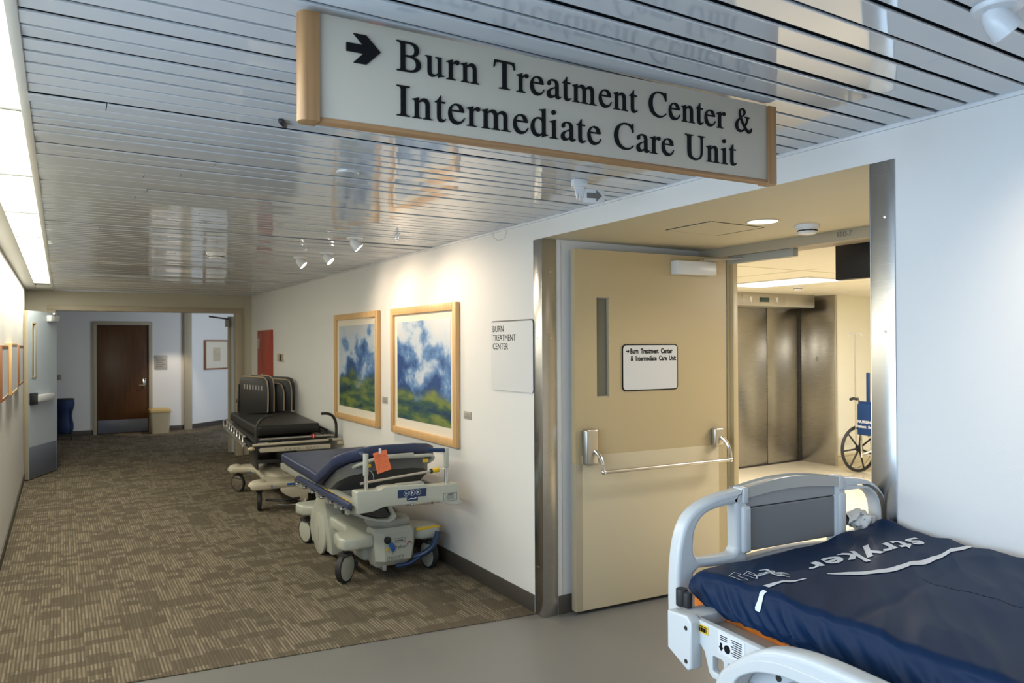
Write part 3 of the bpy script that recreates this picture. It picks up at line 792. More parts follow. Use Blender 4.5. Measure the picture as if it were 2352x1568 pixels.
# local x from hinge to free edge, +y is the side seen by the viewer
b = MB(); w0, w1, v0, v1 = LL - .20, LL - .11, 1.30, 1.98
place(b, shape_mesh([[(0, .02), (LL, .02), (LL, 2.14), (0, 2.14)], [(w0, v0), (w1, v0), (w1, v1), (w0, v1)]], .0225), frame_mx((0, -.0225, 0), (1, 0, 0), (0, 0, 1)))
dl = b.build('leaf', M['daylit_door'], ld)
MB().box(w0, w1, -.028, -.02, v0, v1).build('vision_glass', M['dark_glass'], dl)
b = MB()
for (x0, x1, z0, z1) in ((w0 - .015, w0 + .005, v0 - .015, v1 + .015), (w1 - .005, w1 + .015, v0 - .015, v1 + .015), (w0, w1, v0 - .015, v0 + .005), (w0, w1, v1 - .005, v1 + .015)):
    b.box(x0, x1, -.003, .006, z0, z1, .001)
b.build('vision_frame', M['frame_beige'], dl)
MB().box(LL, LL + .004, -.047, .002, .02, 2.14, .001).build('edge_strip', M['frame_beige'], ld)
MB().box(.02, LL - .02, 0, .004, .025, .42, .001).build('kick_plate', M['kick_blue'], ld)
pb = MB().box(.20, LL - .16, .01, .06, .98, 1.07, .012).build('push_bar', M['white_plastic'], ld)
MB().box(LL - .16, LL - .03, 0, .05, .95, 1.10, .01).build('latch_case', M['black'], pb)
cb = MB().box(.03, .30, 0, .06, 2.02, 2.10, .008).build('door_closer', M['white_plastic'], ld)
MB().tube([(.12, .04, 2.10), (.25, .07, 2.12)], .01, 8).build('closer_arm', M['alu'], cb)
# the other leaf, folded away beyond the opening: only its hinge edge shows
rd = empty('door_5', (2.285, 12.19, 0), 'edge of the second fire door leaf swung away beyond the opening', 'door', kind='structure', rotz=R(-3))
MB().box(-.055, -.008, 0, 0.05, .02, 2.14, .003).build('edge_strip', M['frame_beige'], rd)
MB().box(-.008, 1.0, .0, .045, .02, 2.14, .003).build('leaf', M['daylit_door'], rd)
c2 = MB().box(-.10, -.04, -.05, 0.0, 1.98, 2.09, .006).build('door_closer', M['shade_grey'], rd)
MB().tube([(-.06, -.04, 2.10), (-.34, -.10, 2.135)], .012, 8).build('closer_arm', M['frame_dark'], c2)

# ------------------------------------------------------------------ hanging direction sign
sA = Vector((.454, 1.676)); sB = Vector((1.970, 1.598))
_sn = Vector((-(sB - sA).y, (sB - sA).x)).normalized() * .014
sA = sA + _sn + Vector((.005, 0)); sB = sB + _sn
sign = empty('hanging_sign', (sA.x, sA.y, 2.185), 'large cream direction sign with wooden end posts hung under the plank ceiling', 'sign', rotz=math.atan2(sB.y - sA.y, sB.x - sA.x))
SZ = 2.185
def post(xin, s, name):
    # half-round wooden end post, 45 mm wide, 58 mm deep, the round side outward
    pr = [(xin, -.024), (xin + s * .030, -.024)] + [(xin + s * (.030 + .017 * math.cos(R(a))), .024 * math.sin(R(a))) for a in range(-80, 81, 16)] + [(xin + s * .030, .024), (xin, .024)]
    return MB().prism(pr, 'Z', 2.190 - SZ, 2.438 - SZ, .002).build(name, M['oak'], sign)
post(.047, -1, 'end_post'); post(1.473, 1, 'end_post')
pan = MB().box(.047, 1.473, -.016, .016, 2.202 - SZ, 2.440 - SZ, .001).build('panel', M['sign_panel'], sign)
MB().box(.047, 1.473, -.018, .018, 2.192 - SZ, 2.202 - SZ, .0015).build('bottom_rail', M['oak_h'], sign)
def on_sign(me, u, z, y=-.0182): return place(MB(), me, frame_mx((u, y, z - SZ), (1, 0, 0), (0, 0, 1)))
on_sign(serif_line('Burn Treatment Center &', .0725, 1.174, .002), .2315, 2.3402).build('lettering', M['ink'], pan)['label'] = 'upper line of black serif lettering'
b = MB(); place(b, serif_line('Intermediate Care Unit', .0735, 1.107, .002), frame_mx((.231, -.0182, 2.2315 - SZ), (1, 0, 0), (0, 0, 1)))
b.build('lettering', M['ink'], pan)['label'] = 'lower line of black serif lettering'
ap = [(.1145, 2.384), (.1545, 2.384), (.131, 2.408), (.1624, 2.408), (.1971, 2.374), (.1624, 2.3398), (.131, 2.3398), (.1545, 2.3642), (.1145, 2.3642)]
on_sign(shape_mesh([[(p[0] - .0055, p[1] - 2.3398) for p in ap]], .002), 0, 2.3398).build('arrow', M['ink'], pan)

# ------------------------------------------------------------------ ceiling fittings
ORD = ['nearest', 'second', 'third', 'fourth', 'fifth', 'sixth', 'seventh', 'eighth']
k = 0; y = 1.798
while y < 10.5:
    y1 = min(y + 1.10, 11.05) if y + 2.2 < 12 else 11.05
    lab = ['glowing ceiling light panel nearest the viewer, cut by the left frame edge', 'second glowing ceiling light panel from the viewer along the left wall', 'third glowing ceiling light panel from the viewer along the left wall', 'fourth glowing ceiling light panel from the viewer along the left wall', 'fifth glowing ceiling light panel along the left wall, middle of the row', 'fourth glowing ceiling light panel from the far end of the row', 'third glowing ceiling light panel from the far end of the row', 'last but one glowing ceiling light panel of the row', 'farthest glowing ceiling light panel, ending before the beige end wall'][min(k, 8)]
    p = empty('light_panel', (-.19, (y + y1) / 2, ZC), lab, 'ceiling light', 'light panels along the left wall')
    h = (y1 - y) / 2
    b = MB(); b.box(-.086, .086, -h + .009, h - .009, .002, .006, .001); b.build('lens', M['lens'], p)
    b = MB(); b.box(-.086, .086, h - .009, h + .006, -.002, .02); b.build('divider', M['shade_grey'], p)
    y = y1; k += 1

def spotlight(x, y, lab, power, tgt, big=1.0, drop=.055):
    s = empty('ceiling_spotlight', (x, y, ZC), lab, 'spotlight', 'spotlights aimed at the right wall')
    MB().lathe([(0, 0), (.075 * big, 0), (.075 * big, -.004), (.068 * big, -.012), (.03, -.016), (0, -.016)]).build('canopy', M['white_plastic'], s)
    aim = (Vector(tgt) - Vector((x, y, ZC - .06))).normalized()
    mx = Matrix.Translation((0, 0, -drop)) @ aim.to_track_quat('Z', 'Y').to_matrix().to_4x4() @ Matrix.Scale(big, 4)
    h = MB().lathe([(0, -.05), (.022, -.046), (.036, -.025), (.044, .01), (.048, .05), (.045, .052), (.041, .03), (0, .03)], mx=mx).build('lamp_head', M['white_plastic'], s)
    MB().lathe([(0, .034), (.041, .034), (.042, .046), (0, .048)], mx=mx).build('lamp_lens', M['lamp_lens'], h)
    MB().cyl((0, 0, -.01), (0, 0, -drop + .01), .012).build('stem', M['white_plastic'], s)
    p0 = Vector((x, y, ZC - drop)) + aim * .062
    spot('spotlight_lamp', p0, tgt, power, WARM, 125, 1.0, .05)
spotlight(1.84, .87, 'white ceiling spotlight in the top right corner near the viewer', 30, (2.53, .45, 1.5), .72, .034)
spotlight(1.806, 5.13, 'nearest of the three lit spotlights in front of the framed pictures', 30, (2.53, 4.85, 1.6), .8, .045)
spotlight(1.895, 6.06, 'middle of the three lit spotlights in front of the framed pictures', 26, (2.53, 5.6, 1.6), .8, .045)
spotlight(1.784, 6.47, 'farthest of the three lit spotlights in front of the framed pictures', 24, (2.53, 6.1, 1.6), .8, .045)

def detector(x, y, z, r, lab, mat='white_plastic'):
    s = empty('smoke_detector', (x, y, z), lab, 'smoke detector')
    MB().lathe([(0, 0), (r, 0), (r * .98, -.012), (r * .88, -.024), (0, -.024)]).build('base', M[mat], s)
    h = MB().lathe([(0, -.024), (r * .80, -.024), (r * .80, -.03), (r * .66, -.030), (r * .66, -.036), (r * .78, -.038), (r * .70, -.05), (r * .4, -.056), (0, -.057)]).build('sensor_head', M[mat], s)
    b = MB()
    for i in range(10):
        a = 2 * PI * i / 10; b.box(-.002, .002, r * .64, r * .79, -.039, -.029, mx=Matrix.Rotation(a, 4, 'Z'))
    b.lathe([(0, -.0295), (r * .72, -.0295), (r * .72, -.0372), (0, -.0372)]); b.build('vent_ring', M['frame_dark'], h)
    return s
detector(1.10, 6.5, ZC, .08, 'smoke detector on the plank ceiling far down the corridor')
detector(3.54, 2.66, ZH, .068, 'smoke detector beside the round downlight in the doorway recess')
detector(5.15, 3.45, ZH, .07, 'smoke detector on the lobby ceiling half hidden by the black screen')
detector(7.21, 5.55, ZH, .06, 'small smoke detector behind the bright lobby light panel')
dsc = MB().lathe([(0, 0), (.052, 0), (.052, -.004), (.046, -.009), (0, -.009)]).build('ceiling_cover', M['ceil'], loc=(1.093, 3.198, ZC))
tag(dsc, 'flat round white cover plate on the plank ceiling behind the hanging sign', 'cover plate')
s = empty('sprinkler', (1.993, 4.80, ZC), 'small pendant sprinkler on the ceiling near the lit spotlights', 'sprinkler')
MB().lathe([(0, 0), (.022, 0), (.020, -.005), (.008, -.008), (.007, -.026), (0, -.026)]).build('escutcheon', M['white_plastic'], s)
b = MB(); b.tube([(-.009, 0, -.02), (-.012, 0, -.033), (0, 0, -.044), (.012, 0, -.033), (.009, 0, -.02)], .002, 6); b.lathe([(0, -.044), (.014, -.044), (.014, -.047), (0, -.047)]); b.build('deflector', M['chrome'], s)
t = tag(MB().box(-.035, .035, -.008, .008, -.014, 0, .003).build('ceiling_clip', M['black'], loc=(.655, 2.585, ZC), rotz=R(62)), 'short black clip on the plank ceiling left of the hanging sign', 'clip')
# little plate with a grey arrow
ar = empty('arrow_marker', (2.10, 2.80, ZC), 'small clear plate with a grey arrow clipped to the ceiling', 'arrow sign', rotz=R(-16))
b = MB(); b.box(-.055, .015, -.022, .022, -.034, 0, .004); b.prism([(-.045, -.034), (.005, -.034), (-.006, -.085), (-.013, -.060), (-.018, -.098), (-.026, -.062), (-.032, -.095)], 'Y', -.006, .006, .001)
b.build('bracket', M['white_plastic'], ar)
pl = MB().box(.0, .105, -.003, .0, -.105, -.040, .0005).build('plate', M['plaque'], ar)
place(MB(), shape_mesh([[(p[0] * .038, p[1] * .030) for p in [(-1, .42), (.25, .42), (.25, .95), (1, 0), (.25, -.95), (.25, -.42), (-1, -.42)]]], .0004), frame_mx((.055, -.0036, -.072), (1, 0, 0), (0, 0, 1))).build('arrow', M['grey_ink'], pl)
t = tag(MB().tube([(0, 0, 0), (-.045, .01, -.035), (-.05, .02, -.075), (-.01, .03, -.098), (.04, .03, -.08), (.05, .02, -.03)], .0009, 6, smooth=6).build('hanging_wire', M['shade_grey'], loc=(2.42, 4.10, ZC)), 'thin loop of wire hanging from the ceiling before the wall plaque', 'wire')
dwn = empty('downlight', (3.223, 2.699, ZH), 'round lit downlight in the cream ceiling of the doorway recess', 'ceiling light')
MB().lathe([(.078, .0), (.090, 0), (.092, -.003), (.088, -.006), (.079, -.004), (.076, .02)]).build('trim_ring', M['cream'], dwn)
MB().lathe([(0, -.001), (.078, -.001), (.078, -.003), (0, -.003)]).build('lens', M['down_lens'], dwn)
ac = empty('access_panel', (3.18, 3.0, ZH - .0022), 'square access panel in the cream ceiling of the doorway recess', 'access panel')
MB().box(-.20, .20, -.17, .17, -.002, .0, .0).build('panel', M['cream'], ac)
b = MB(); b.box(-.215, .215, .17, .176, -.0015, .0); b.box(-.215, -.209, -.17, .17, -.0015, 0); b.box(.209, .215, -.17, .17, -.0015, 0); b.box(-.2, .2, -.176, -.17, -.0015, 0)
b.build('gap_line', M['frame_dark'], ac)
lp = empty('lobby_light_panel', (6.62, 5.30, ZH), 'bright rectangular ceiling light panel in front of the lift', 'ceiling light')
MB().box(-.30, .30, -.55, .55, -.006, -.001).build('lens', M['lobby_lens'], lp)
b = MB(); b.box(-.33, -.30, -.58, .58, -.012, 0, .002); b.box(.30, .33, -.58, .58, -.012, 0, .002); b.box(-.30, .30, -.58, -.55, -.012, 0, .002); b.box(-.30, .30, .55, .58, -.012, 0, .002); b.build('frame', M['white_plastic'], lp)
tv = empty('screen', (4.17, 2.62, 2.185), 'black screen hung from the steel door head', 'screen')
MB().box(-.025, .025, -.30, .295, -.115, .105, .008).build('housing', M['black'], tv)
for y_ in (.10, -.22): MB().box(-.02, .02, y_, y_ + .06, .10, .15, .003).build('bracket', M['frame_dark'], tv)

# ------------------------------------------------------------------ right wall: pictures, captions, plaques
def picture(y0, y1, z0, z1, lab, pmat):
    W, H = (y1 - y0), (z1 - z0)
    p = empty('framed_picture', (XR, (y0 + y1) / 2, z0), lab, 'picture', 'framed landscapes on the right wall')
    d = -.038; f = .058
    b = MB()
    w2 = W / 2
    b.box(d, -.001, -w2, -w2 + f, 0, H, .004); b.box(d, -.001, w2 - f, w2, 0, H, .004)
    b.box(d, -.001, -w2 + f, w2 - f, 0, f, .004); b.box(d, -.001, -w2 + f, w2 - f, H - f, H, .004)
    b.build('frame', M['oak_f'], p)
    MB().box(-.016, -.006, -w2 + f - .004, w2 - f + .004, f - .004, H - f + .004).build('mat_board', M['mat_board'], p)
    m = .062
    MB().box(-.0185, -.016, -w2 + f + m, w2 - f - m, f + m * 1.25, H - f - m).build('print', pmat, p)
    return p
picture(6.492, 7.762, .918, 2.002, 'smaller looking framed landscape, the farther one above the black stretcher', painting_mat('print_dark_hills', 3.1, .36, .15, .95, 0))
picture(4.900, 6.176, .916, 2.000, 'framed landscape of clouds over blue hills, nearer to the doorway', painting_mat('print_blue_clouds', 8.4, .24, .15, .95, 0))
def caption(y0, y1, z0, z1, lab):
    o = MB().box(-.004, 0, y0 - (y0 + y1) / 2, y1 - (y0 + y1) / 2, 0, z1 - z0, .001).build('caption_card', M['cap_grey'], loc=(XR - .0005, (y0 + y1) / 2, z0))
    tag(o, lab, 'caption', 'caption cards beside the pictures')
    b = MB()
    for i in range(5): b.box(-.0048, -.004, -(y1 - y0) * .38, (y1 - y0) * (.38 if i % 2 else .2), .008 + i * (z1 - z0 - .016) / 5, .010 + i * (z1 - z0 - .016) / 5)
    b.build('caption_text', M['grey_ink'], o)
caption(6.33, 6.455, 1.15, 1.21, 'small grey caption card between the two framed landscapes')
caption(4.725, 4.84, 1.14, 1.195, 'small grey caption card right of the nearer framed landscape')
pq = empty('wall_plaque', (XR, 4.155, 1.375), 'white wall plaque lettered BURN TREATMENT CENTER beside the corner guard', 'sign')
place(MB(), shape_mesh([rrect(-.265, .262, 0, .466, .022)], .003), frame_mx((-.0035, 0, 0), (0, -1, 0), (0, 0, 1))).build('back_plate', M['grey_ink'], pq)
fp = place(MB(), shape_mesh([rrect(-.262, .262, .0, .457, .020)], .0015), frame_mx((-.0085, 0, 0), (0, -1, 0), (0, 0, 1))).build('face_plate', M['plaque'], pq)
b = MB()
for tx, z, w in (('BURN', 1.765, .142), ('TREATMENT', 1.706, .296), ('CENTER', 1.648, .200)):
    place(b, fit_mesh(text_mesh(tx, .05, .0004), width=w, height=.041), frame_mx((-.0104, 4.392 - 4.155, z - 1.375), (0, -1, 0), (0, 0, 1)))
b.build('lettering', M['ink'], fp)
rc = empty('fire_cabinet', (XR, 10.98, .62), 'tall red cabinet on the right wall near the corridor end', 'cabinet')
MB().box(-.03, 0, -.42, .42, 0, 1.285, .004).build('body', M['red'], rc)
cd_ = MB().box(-.036, -.03, -.38, .10, .03, 1.255, .002).build('door', M['red'], rc)
MB().box(-.036, -.03, .115, .385, .03, 1.255, .002).build('side_panel', M['red'], rc)
MB().box(-.034, -.029, .10, .115, .03, 1.255).build('gap_line', M['frame_dark'], rc)
MB().box(-.06, -.036, .02, .045, .50, .66, .005).build('handle', M['chrome'], cd_)
MB().box(-.038, -.036, .26, .36, 1.02, 1.17).build('label_card', M['cap_grey'], rc)
th = empty('thermostat', (XR, 10.12, 1.47), 'small beige thermostat on the wall right of the red cabinet', 'thermostat')
MB().box(-.025, 0, -.115, .125, 0, .105, .004).build('cover', M['bin'], th); MB().box(-.03, -.025, -.11, -.02, .01, .095, .002).build('dark_side', M['frame_dark'], th)

# left wall shadow boxes
def shadow_box(y0, y1, z0, z1, wmat, lab):
    p = empty('shadow_box_frame', (XL, (y0 + y1) / 2, z0), lab, 'picture', 'deep frames on the left wall')
    h = (y1 - y0) / 2; H = z1 - z0; f = .022; D = .046
    b = MB(); b.box(.001, D, -h, -h + f, 0, H, .002); b.box(.001, D, h - f, h, 0, H, .002); b.box(.001, D, -h + f, h - f, 0, f, .002); b.box(.001, D, -h + f, h - f, H - f, H, .002)
    b.build('frame', M[wmat], p)
    MB().box(.002, .043, -h + f, h - f, f, H - f).build('print', M['glare_print'], p)
shadow_box(6.36, 7.12, 1.29, 1.695, 'red_brown', 'nearest deep frame on the left wall, reddish brown sided, cut by the frame edge')
shadow_box(7.60, 8.56, 1.27, 1.715, 'oak_f', 'middle deep frame on the left wall with a yellowish oak edge')
shadow_box(8.93, 9.84, 1.29, 1.70, 'red_brown', 'farthest and narrowest looking deep brown frame on the left wall')

# ------------------------------------------------------------------ far hall
bn = empty('waste_bin', (1.635, 15.86, .006), 'beige waste bin with a tan swing lid right of the brown door', 'bin')
def rr(hw, hd, z, r=.04): return [(px, py, z) for px, py in rrect(-hw, hw, -hd, hd, r)]
MB().loft([rr(.150, .135, 0), rr(.156, .14, .02), rr(.182, .165, .40), rr(.184, .167, .41)]).build('body', M['bin'], bn)
MB().loft([rr(.196, .178, .405), rr(.198, .180, .425), rr(.190, .172, .455), rr(.15, .13, .478)]).build('lid', M['bin_lid'], bn)
ct = empty('laundry_cart', (.05, 15.72, .006), 'dark blue laundry bag cart half hidden behind the open door leaf', 'cart')
b = MB(); RR = []
for i in range(9):
    t = i / 8; w = .15 + .018 * math.sin(t * 9) - .02 * (1 - t)
    RR.append([(w * math.cos(2 * PI * k / 20) * (1 + .05 * math.sin(5 * k)), w * math.sin(2 * PI * k / 20), .12 + .60 * t) for k in range(20)])
b.loft(RR).build('bag', M['blue_cart'], ct)
b = MB(); b.tube([(.155 * math.cos(2 * PI * k / 16), .155 * math.sin(2 * PI * k / 16), .725) for k in range(16)], .012, 8, closed=True)
for k in range(4):
    a = PI / 4 + k * PI / 2; b.cyl((.155 * math.cos(a), .155 * math.sin(a), .725), (.155 * math.cos(a), .155 * math.sin(a), .09), .011, n=10)
b.tube([(.155 * math.cos(PI / 4 + k * PI / 2), .155 * math.sin(PI / 4 + k * PI / 2), .095) for k in range(4)], .011, 8, closed=True)
b.build('frame', M['frame_dark'], ct)
for k in range(4):
    a = PI / 4 + k * PI / 2; x, y = .155 * math.cos(a), .155 * math.sin(a)
    MB().cyl((x - .012, y, .036), (x + .012, y, .036), .036, n=16).build('caster', M['rubber'], ct)
ns = empty('room_sign', (1.70, 16.2, 1.225), 'small grey room sign on the wall right of the brown door', 'sign')
MB().box(-.115, .115, -.012, 0, 0, .28, .003).build('plate', M['cap_grey'], ns)
b = MB()
for i in range(5): b.box(-.09, .04 + .04 * (i % 2), -.0135, -.012, .05 + i * .042, .065 + i * .042)
b.build('text_lines', M['grey_ink'], ns)
nb = tag(MB().box(-.03, .03, -.02, 0, 0, .10, .004).build('wall_box', M['shade_grey'], loc=(-.02, 16.2, 1.07)), 'small dark box on the far wall beside the open door leaf', 'wall box')
pc = o + dd * .73
fp_ = empty('framed_print', (pc.x, pc.y, 1.19), 'square framed print on the bright angled wall of the far hall', 'picture', rotz=math.atan2(dd.y, dd.x))
b = MB(); W = .36; H = .62; f = .03
b.box(-W, -W + f, -.05, -.001, 0, H, .003); b.box(W - f, W, -.05, -.001, 0, H, .003); b.box(-W + f, W - f, -.05, -.001, 0, f, .003); b.box(-W + f, W - f, -.05, -.001, H - f, H, .003)
b.build('frame', M['red_brown'], fp_)
MB().box(-W + f, W - f, -.03, -.004, f, H - f).build('mat_board', M['mat_board'], fp_)
MB().box(-.11, .11, -.033, -.03, .17, .46).build('print', P('faint_sketch', (.62, .52, .36), .6, var=.4, vscale=14), fp_)

# ------------------------------------------------------------------ hospital bed in the foreground (local x across, -y toward the head end)
BA = R(-4)
bed = empty('hospital_bed', (2.08, 1.64, 0), 'pale grey hospital bed raised high beside the right wall in the foreground', 'bed', rotz=BA)
def on_y(me, y, name, mat, parent, rz=0.0):
    return place(MB(), me, frame_mx((-.006, y, -.008), (1, 0, 0), (0, 0, 1))).build(name, mat, parent)
# foot board: two loop handles, joined by a lower bar; plastic with rounded edges
def handle(s, xi, name):
    out = [(-.492, .80), (-.494, .92), (-.490, 1.02), (-.476, 1.10), (-.448, 1.155), (-.400, 1.190), (-.330, 1.212), (-.235, 1.224), (xi, 1.224), (xi, .80)]
    inn = [(-.418, 1.040), (-.424, 1.065), (-.418, 1.115), (-.392, 1.152), (-.345, 1.172), (xi - .058, 1.180), (xi - .050, 1.170), (xi - .048, 1.06), (xi - .052, 1.036), (xi - .075, 1.024), (-.395, 1.028)]
    low = [(-.425, .85), (-.425, .985), (-.405, 1.000), (-.30, .992), (xi - .055, .980), (xi - .055, .85)]
    f = lambda c: [(p[0] * -s, p[1]) for p in c]
    def soft(c, k=4):
        return smooth_poly(c, k)
    o2 = out[:1] + smooth_poly(out, 4)[4:4 * 7] + out[7:]
    cs = [f(o2), f(soft(inn)), f(low)]
    return on_y(shape_mesh(cs, .012, .013, 3), .0, name, M['bed_grey'], bed)
fbL = handle(-1, -.205, 'footboard_handle'); fbR = handle(1, -.205, 'footboard_handle')
# (s = -1 keeps x, s = 1 mirrors)
# dark panel between the handles
panel = MB()
pp = [(-.198, 1.030), (.262, 1.022), (.262, 1.150), (-.198, 1.158)]
fp1 = on_y(shape_mesh([rrect(-.215, .225, 1.022, 1.160, .006)], .014, .004), .004, 'footboard_panel', M['bed_dark'], bed)
fp1['label'] = 'dark grey centre panel of the foot board'
top = [(-.222, 1.162)] + [(-.222 + .444 * i / 14, 1.200 + .020 * math.sin(PI * (i / 14) * .92 + .15)) for i in range(15)] + [(.222, 1.162)]
on_y(shape_mesh([top], .014, .005), .004, 'footboard_upper_panel', M['bed_mid'], bed)
cap = [(-.228, 1.196)] + [(-.228 + .456 * i / 14, 1.216 + .026 * math.sin(PI * (i / 14) * .92 + .15)) for i in range(15)] + [(.228, 1.196)] + [(.228 - .456 * i / 14, 1.196 + .020 * math.sin(PI * (1 - i / 14) * .92 + .15)) for i in range(15)]
on_y(shape_mesh([cap], .020, .006), .0, 'footboard_top_rail', M['bed_taupe'], bed)
for s in (-1, 1):
    MB().box(s * .222 - .018, s * .222 + .018, -.036, .026, 1.015, 1.165, .010, seg=3).build('footboard_post', M['bed_grey'], bed)
    MB().box(s * .222 - .014, s * .222 + .014, -.030, .020, 1.170, 1.222, .008, seg=3).build('footboard_latch', M['bed_grey'], bed)
low = [(-.23, .80), (-.23, 1.000)] + [(-.23 + .46 * i / 10, 1.000 + .012 * math.sin(PI * i / 10)) for i in range(11)] + [(.23, .80)]
on_y(shape_mesh([low], .012, .010), .0, 'footboard_lower_bar', M['bed_mid'], bed)
# frame under the mattress
b = MB()
b.box(-.50, .46, -2.1, -.04, .835, .885, .008)
b.build('deck', M['bed_mid'], bed)
# left side beam with notched lower edge and cut-outs
sb = [(-.085, .928), (-.085, .862), (-.135, .862), (-.150, .850), (-.168, .800), (-.180, .790), (-.262, .790), (-.275, .800), (-.285, .822), (-.31, .822), (-.318, .834), (-.336, .834), (-.344, .822), (-.37, .822), (-.378, .834), (-.396, .834), (-.404, .822), (-.50, .822), (-.52, .86), (-2.05, .86), (-2.05, .928)]
hole1 = rrect(-.262, -.185, .806, .850, .008); hole2 = rrect(-.245, -.225, .806, .856, .004)
hole1 = rrect(-.222, -.182, .808, .850, .006); hole2 = rrect(-.262, -.238, .808, .850, .006); hole3 = rrect(-.335, -.322, .878, .902, .005)
me = shape_mesh([sb, hole1, hole2, hole3], .008, .003)
beam_ = place(MB(), me, frame_mx((-.572, -.085, 0), (0, 1, 0), (0, 0, 1))).build('side_beam', M['bed_grey'], bed)
MB().box(-.562, -.45, -2.0, -.10, .868, .895, .004).build('deck_tray', M['bed_mid'], bed)
lb_ = MB().box(-.5845, -.5825, -.252, -.212, .897, .919).build('yellow_label', M['yellow'], beam_)
b = MB()
for i in range(9): b.box(-.5855, -.5845, -.246 + i * .0035, -.2445 + i * .0035 + (.001 if i % 3 else 0), .901, .912)
b.box(-.5855, -.5845, -.246, -.218, .914, .916); b.build('barcode', M['ink'], lb_)
wl = MB().box(-.5840, -.5828, -.385, -.290, .868, .924).build('instruction_label', M['plaque'], beam_)
b = MB()
for i in range(3): b.box(-.5848, -.584, -.323, -.297, .914 - i * .005, .916 - i * .005)
for i in range(8): b.box(-.5848, -.584, -.375, -.337 - .004 * (i % 3), .915 - i * .0055, .917 - i * .0055)
place(b, shape_mesh([[(-.004, .010), (.004, .010), (.004, 0), (.009, 0), (0, -.012), (-.009, 0), (-.004, 0)]], .0003), frame_mx((-.5845, -.301, .886), (0, -1, 0), (0, 0, 1)))
b.cyl((-.5848, -.323, .886), (-.584, -.323, .886), .011); b.build('label_print', M['ink'], wl)
for i, y in enumerate((-.43, -.495)): MB().cyl((-.5865, y, .88), (-.580, y, .88), .008, n=14).build('rivet', M['frame_dark'], beam_)
# corner casting with two bolt holes and the roller bumper above it
cc = place(MB(), shape_mesh([[(-.020, .930), (-.020, .826), (-.105, .790), (-.120, .800), (-.120, .925), (-.10, .938)]], .014, .006), frame_mx((-.594, -.098, 0), (0, 1, 0), (0, 0, 1))).build('corner_casting', M['bed_grey'], bed)
MB().box(-.60, -.45, -.19, -.115, .85, .925, .008).build('casting_arm', M['bed_grey'], bed)
for z in (.815, .905): MB().cyl((-.6155, -.198, z), (-.612, -.198, z), .006, n=14).build('bolt_hole', M['frame_dark'], cc)
b = MB().cyl((-.545, -.10, .925), (-.545, -.10, .975), .017, n=18, bev=.004); b.cyl((-.545, -.125, .927), (-.545, -.125, .970), .012, n=14, bev=.003)
b.build('roller_bumper', M['rubber'], bed)
# side rail: big rounded loop hanging outside the beam
ro = smooth_poly([(-.318, .70), (-.322, .78), (-.350, .850), (-.416, .909), (-.47, .946), (-.53, .972), (-.636, .990), (-.80, .992), (-1.10, .985), (-1.2, .95), (-1.24, .87), (-1.24, .72), (-1.1, .62), (-.44, .62), (-.34, .645)], 5)
ri = smooth_poly([(-.395, .735), (-.396, .80), (-.415, .855), (-.457, .888), (-.51, .910), (-.60, .926), (-.80, .925), (-.95, .90), (-.98, .82), (-.95, .72), (-.80, .69), (-.48, .69), (-.41, .70)], 5)
sr = place(MB(), shape_mesh([ro, ri], .014, .016, 4), frame_mx((-.612, 0, 0), (0, 1, 0), (0, 0, 1))).build('side_rail', M['bed_grey'], bed)
rin = smooth_poly([(-.350, .72), (-.352, .79), (-.376, .86), (-.436, .906), (-.50, .938), (-.60, .956), (-.80, .957), (-1.0, .93), (-1.04, .82), (-1.0, .69), (-.82, .655), (-.46, .655), (-.37, .675)], 5)
place(MB(), shape_mesh([rin, ri], .004, .004, 2), frame_mx((-.638, 0, 0), (0, 1, 0), (0, 0, 1))).build('rail_inner_lip', M['bed_grey'], sr)
b = MB(); b.box(-.612, -.565, -.66, -.54, .85, .895, .008); b.tube([(-.60, -.53, .87), (-.60, -.585, .885), (-.60, -.66, .872)], .014, 10, smooth=4)
br = b.build('rail_bracket', M['bed_grey'], bed)
place(MB(), shape_mesh([[(-.011, -.009), (.011, -.009), (0, .011)], [(-.0065, -.0065), (.0065, -.0065), (0, .0068)]], .0004), frame_mx((-.6135, -.60, .868), (0, -1, 0), (0, 0, 1))).build('warning_mark', M['ink'], br)
for y in (-.5, -1.7):
    b = MB(); b.box(-.42, .42, y - .04, y + .04, .74, .84, .006); b.build('lift_frame', M['bed_mid'], bed)
    b = MB(); b.prism([(-.07, .74), (.07, .74), (.05, .20), (-.05, .20)], 'X', -.07, .07, .01, mx=Matrix.Translation((0, y, 0))); b.build('lift_column', M['bed_mid'], bed)
b = MB(); b.box(-.36, .36, -2.0, -.2, .14, .22, .03, seg=3); b.build('base', M['bed_grey'], bed)
for x in (-.33, .33):
    for y in (-.28, -1.92):
        w = MB().cyl((x - .018, y, .075), (x + .018, y, .075), .075, n=28, bev=.006).build('caster', M['rubber'], bed)
        MB().cyl((x - .021, y, .075), (x + .021, y, .075), .05, n=20).build('hub', M['bed_grey'], w)
        MB().box(x - .026, x + .026, y - .03, y + .05, .10, .155, .01).build('fork', M['bed_mid'], w)
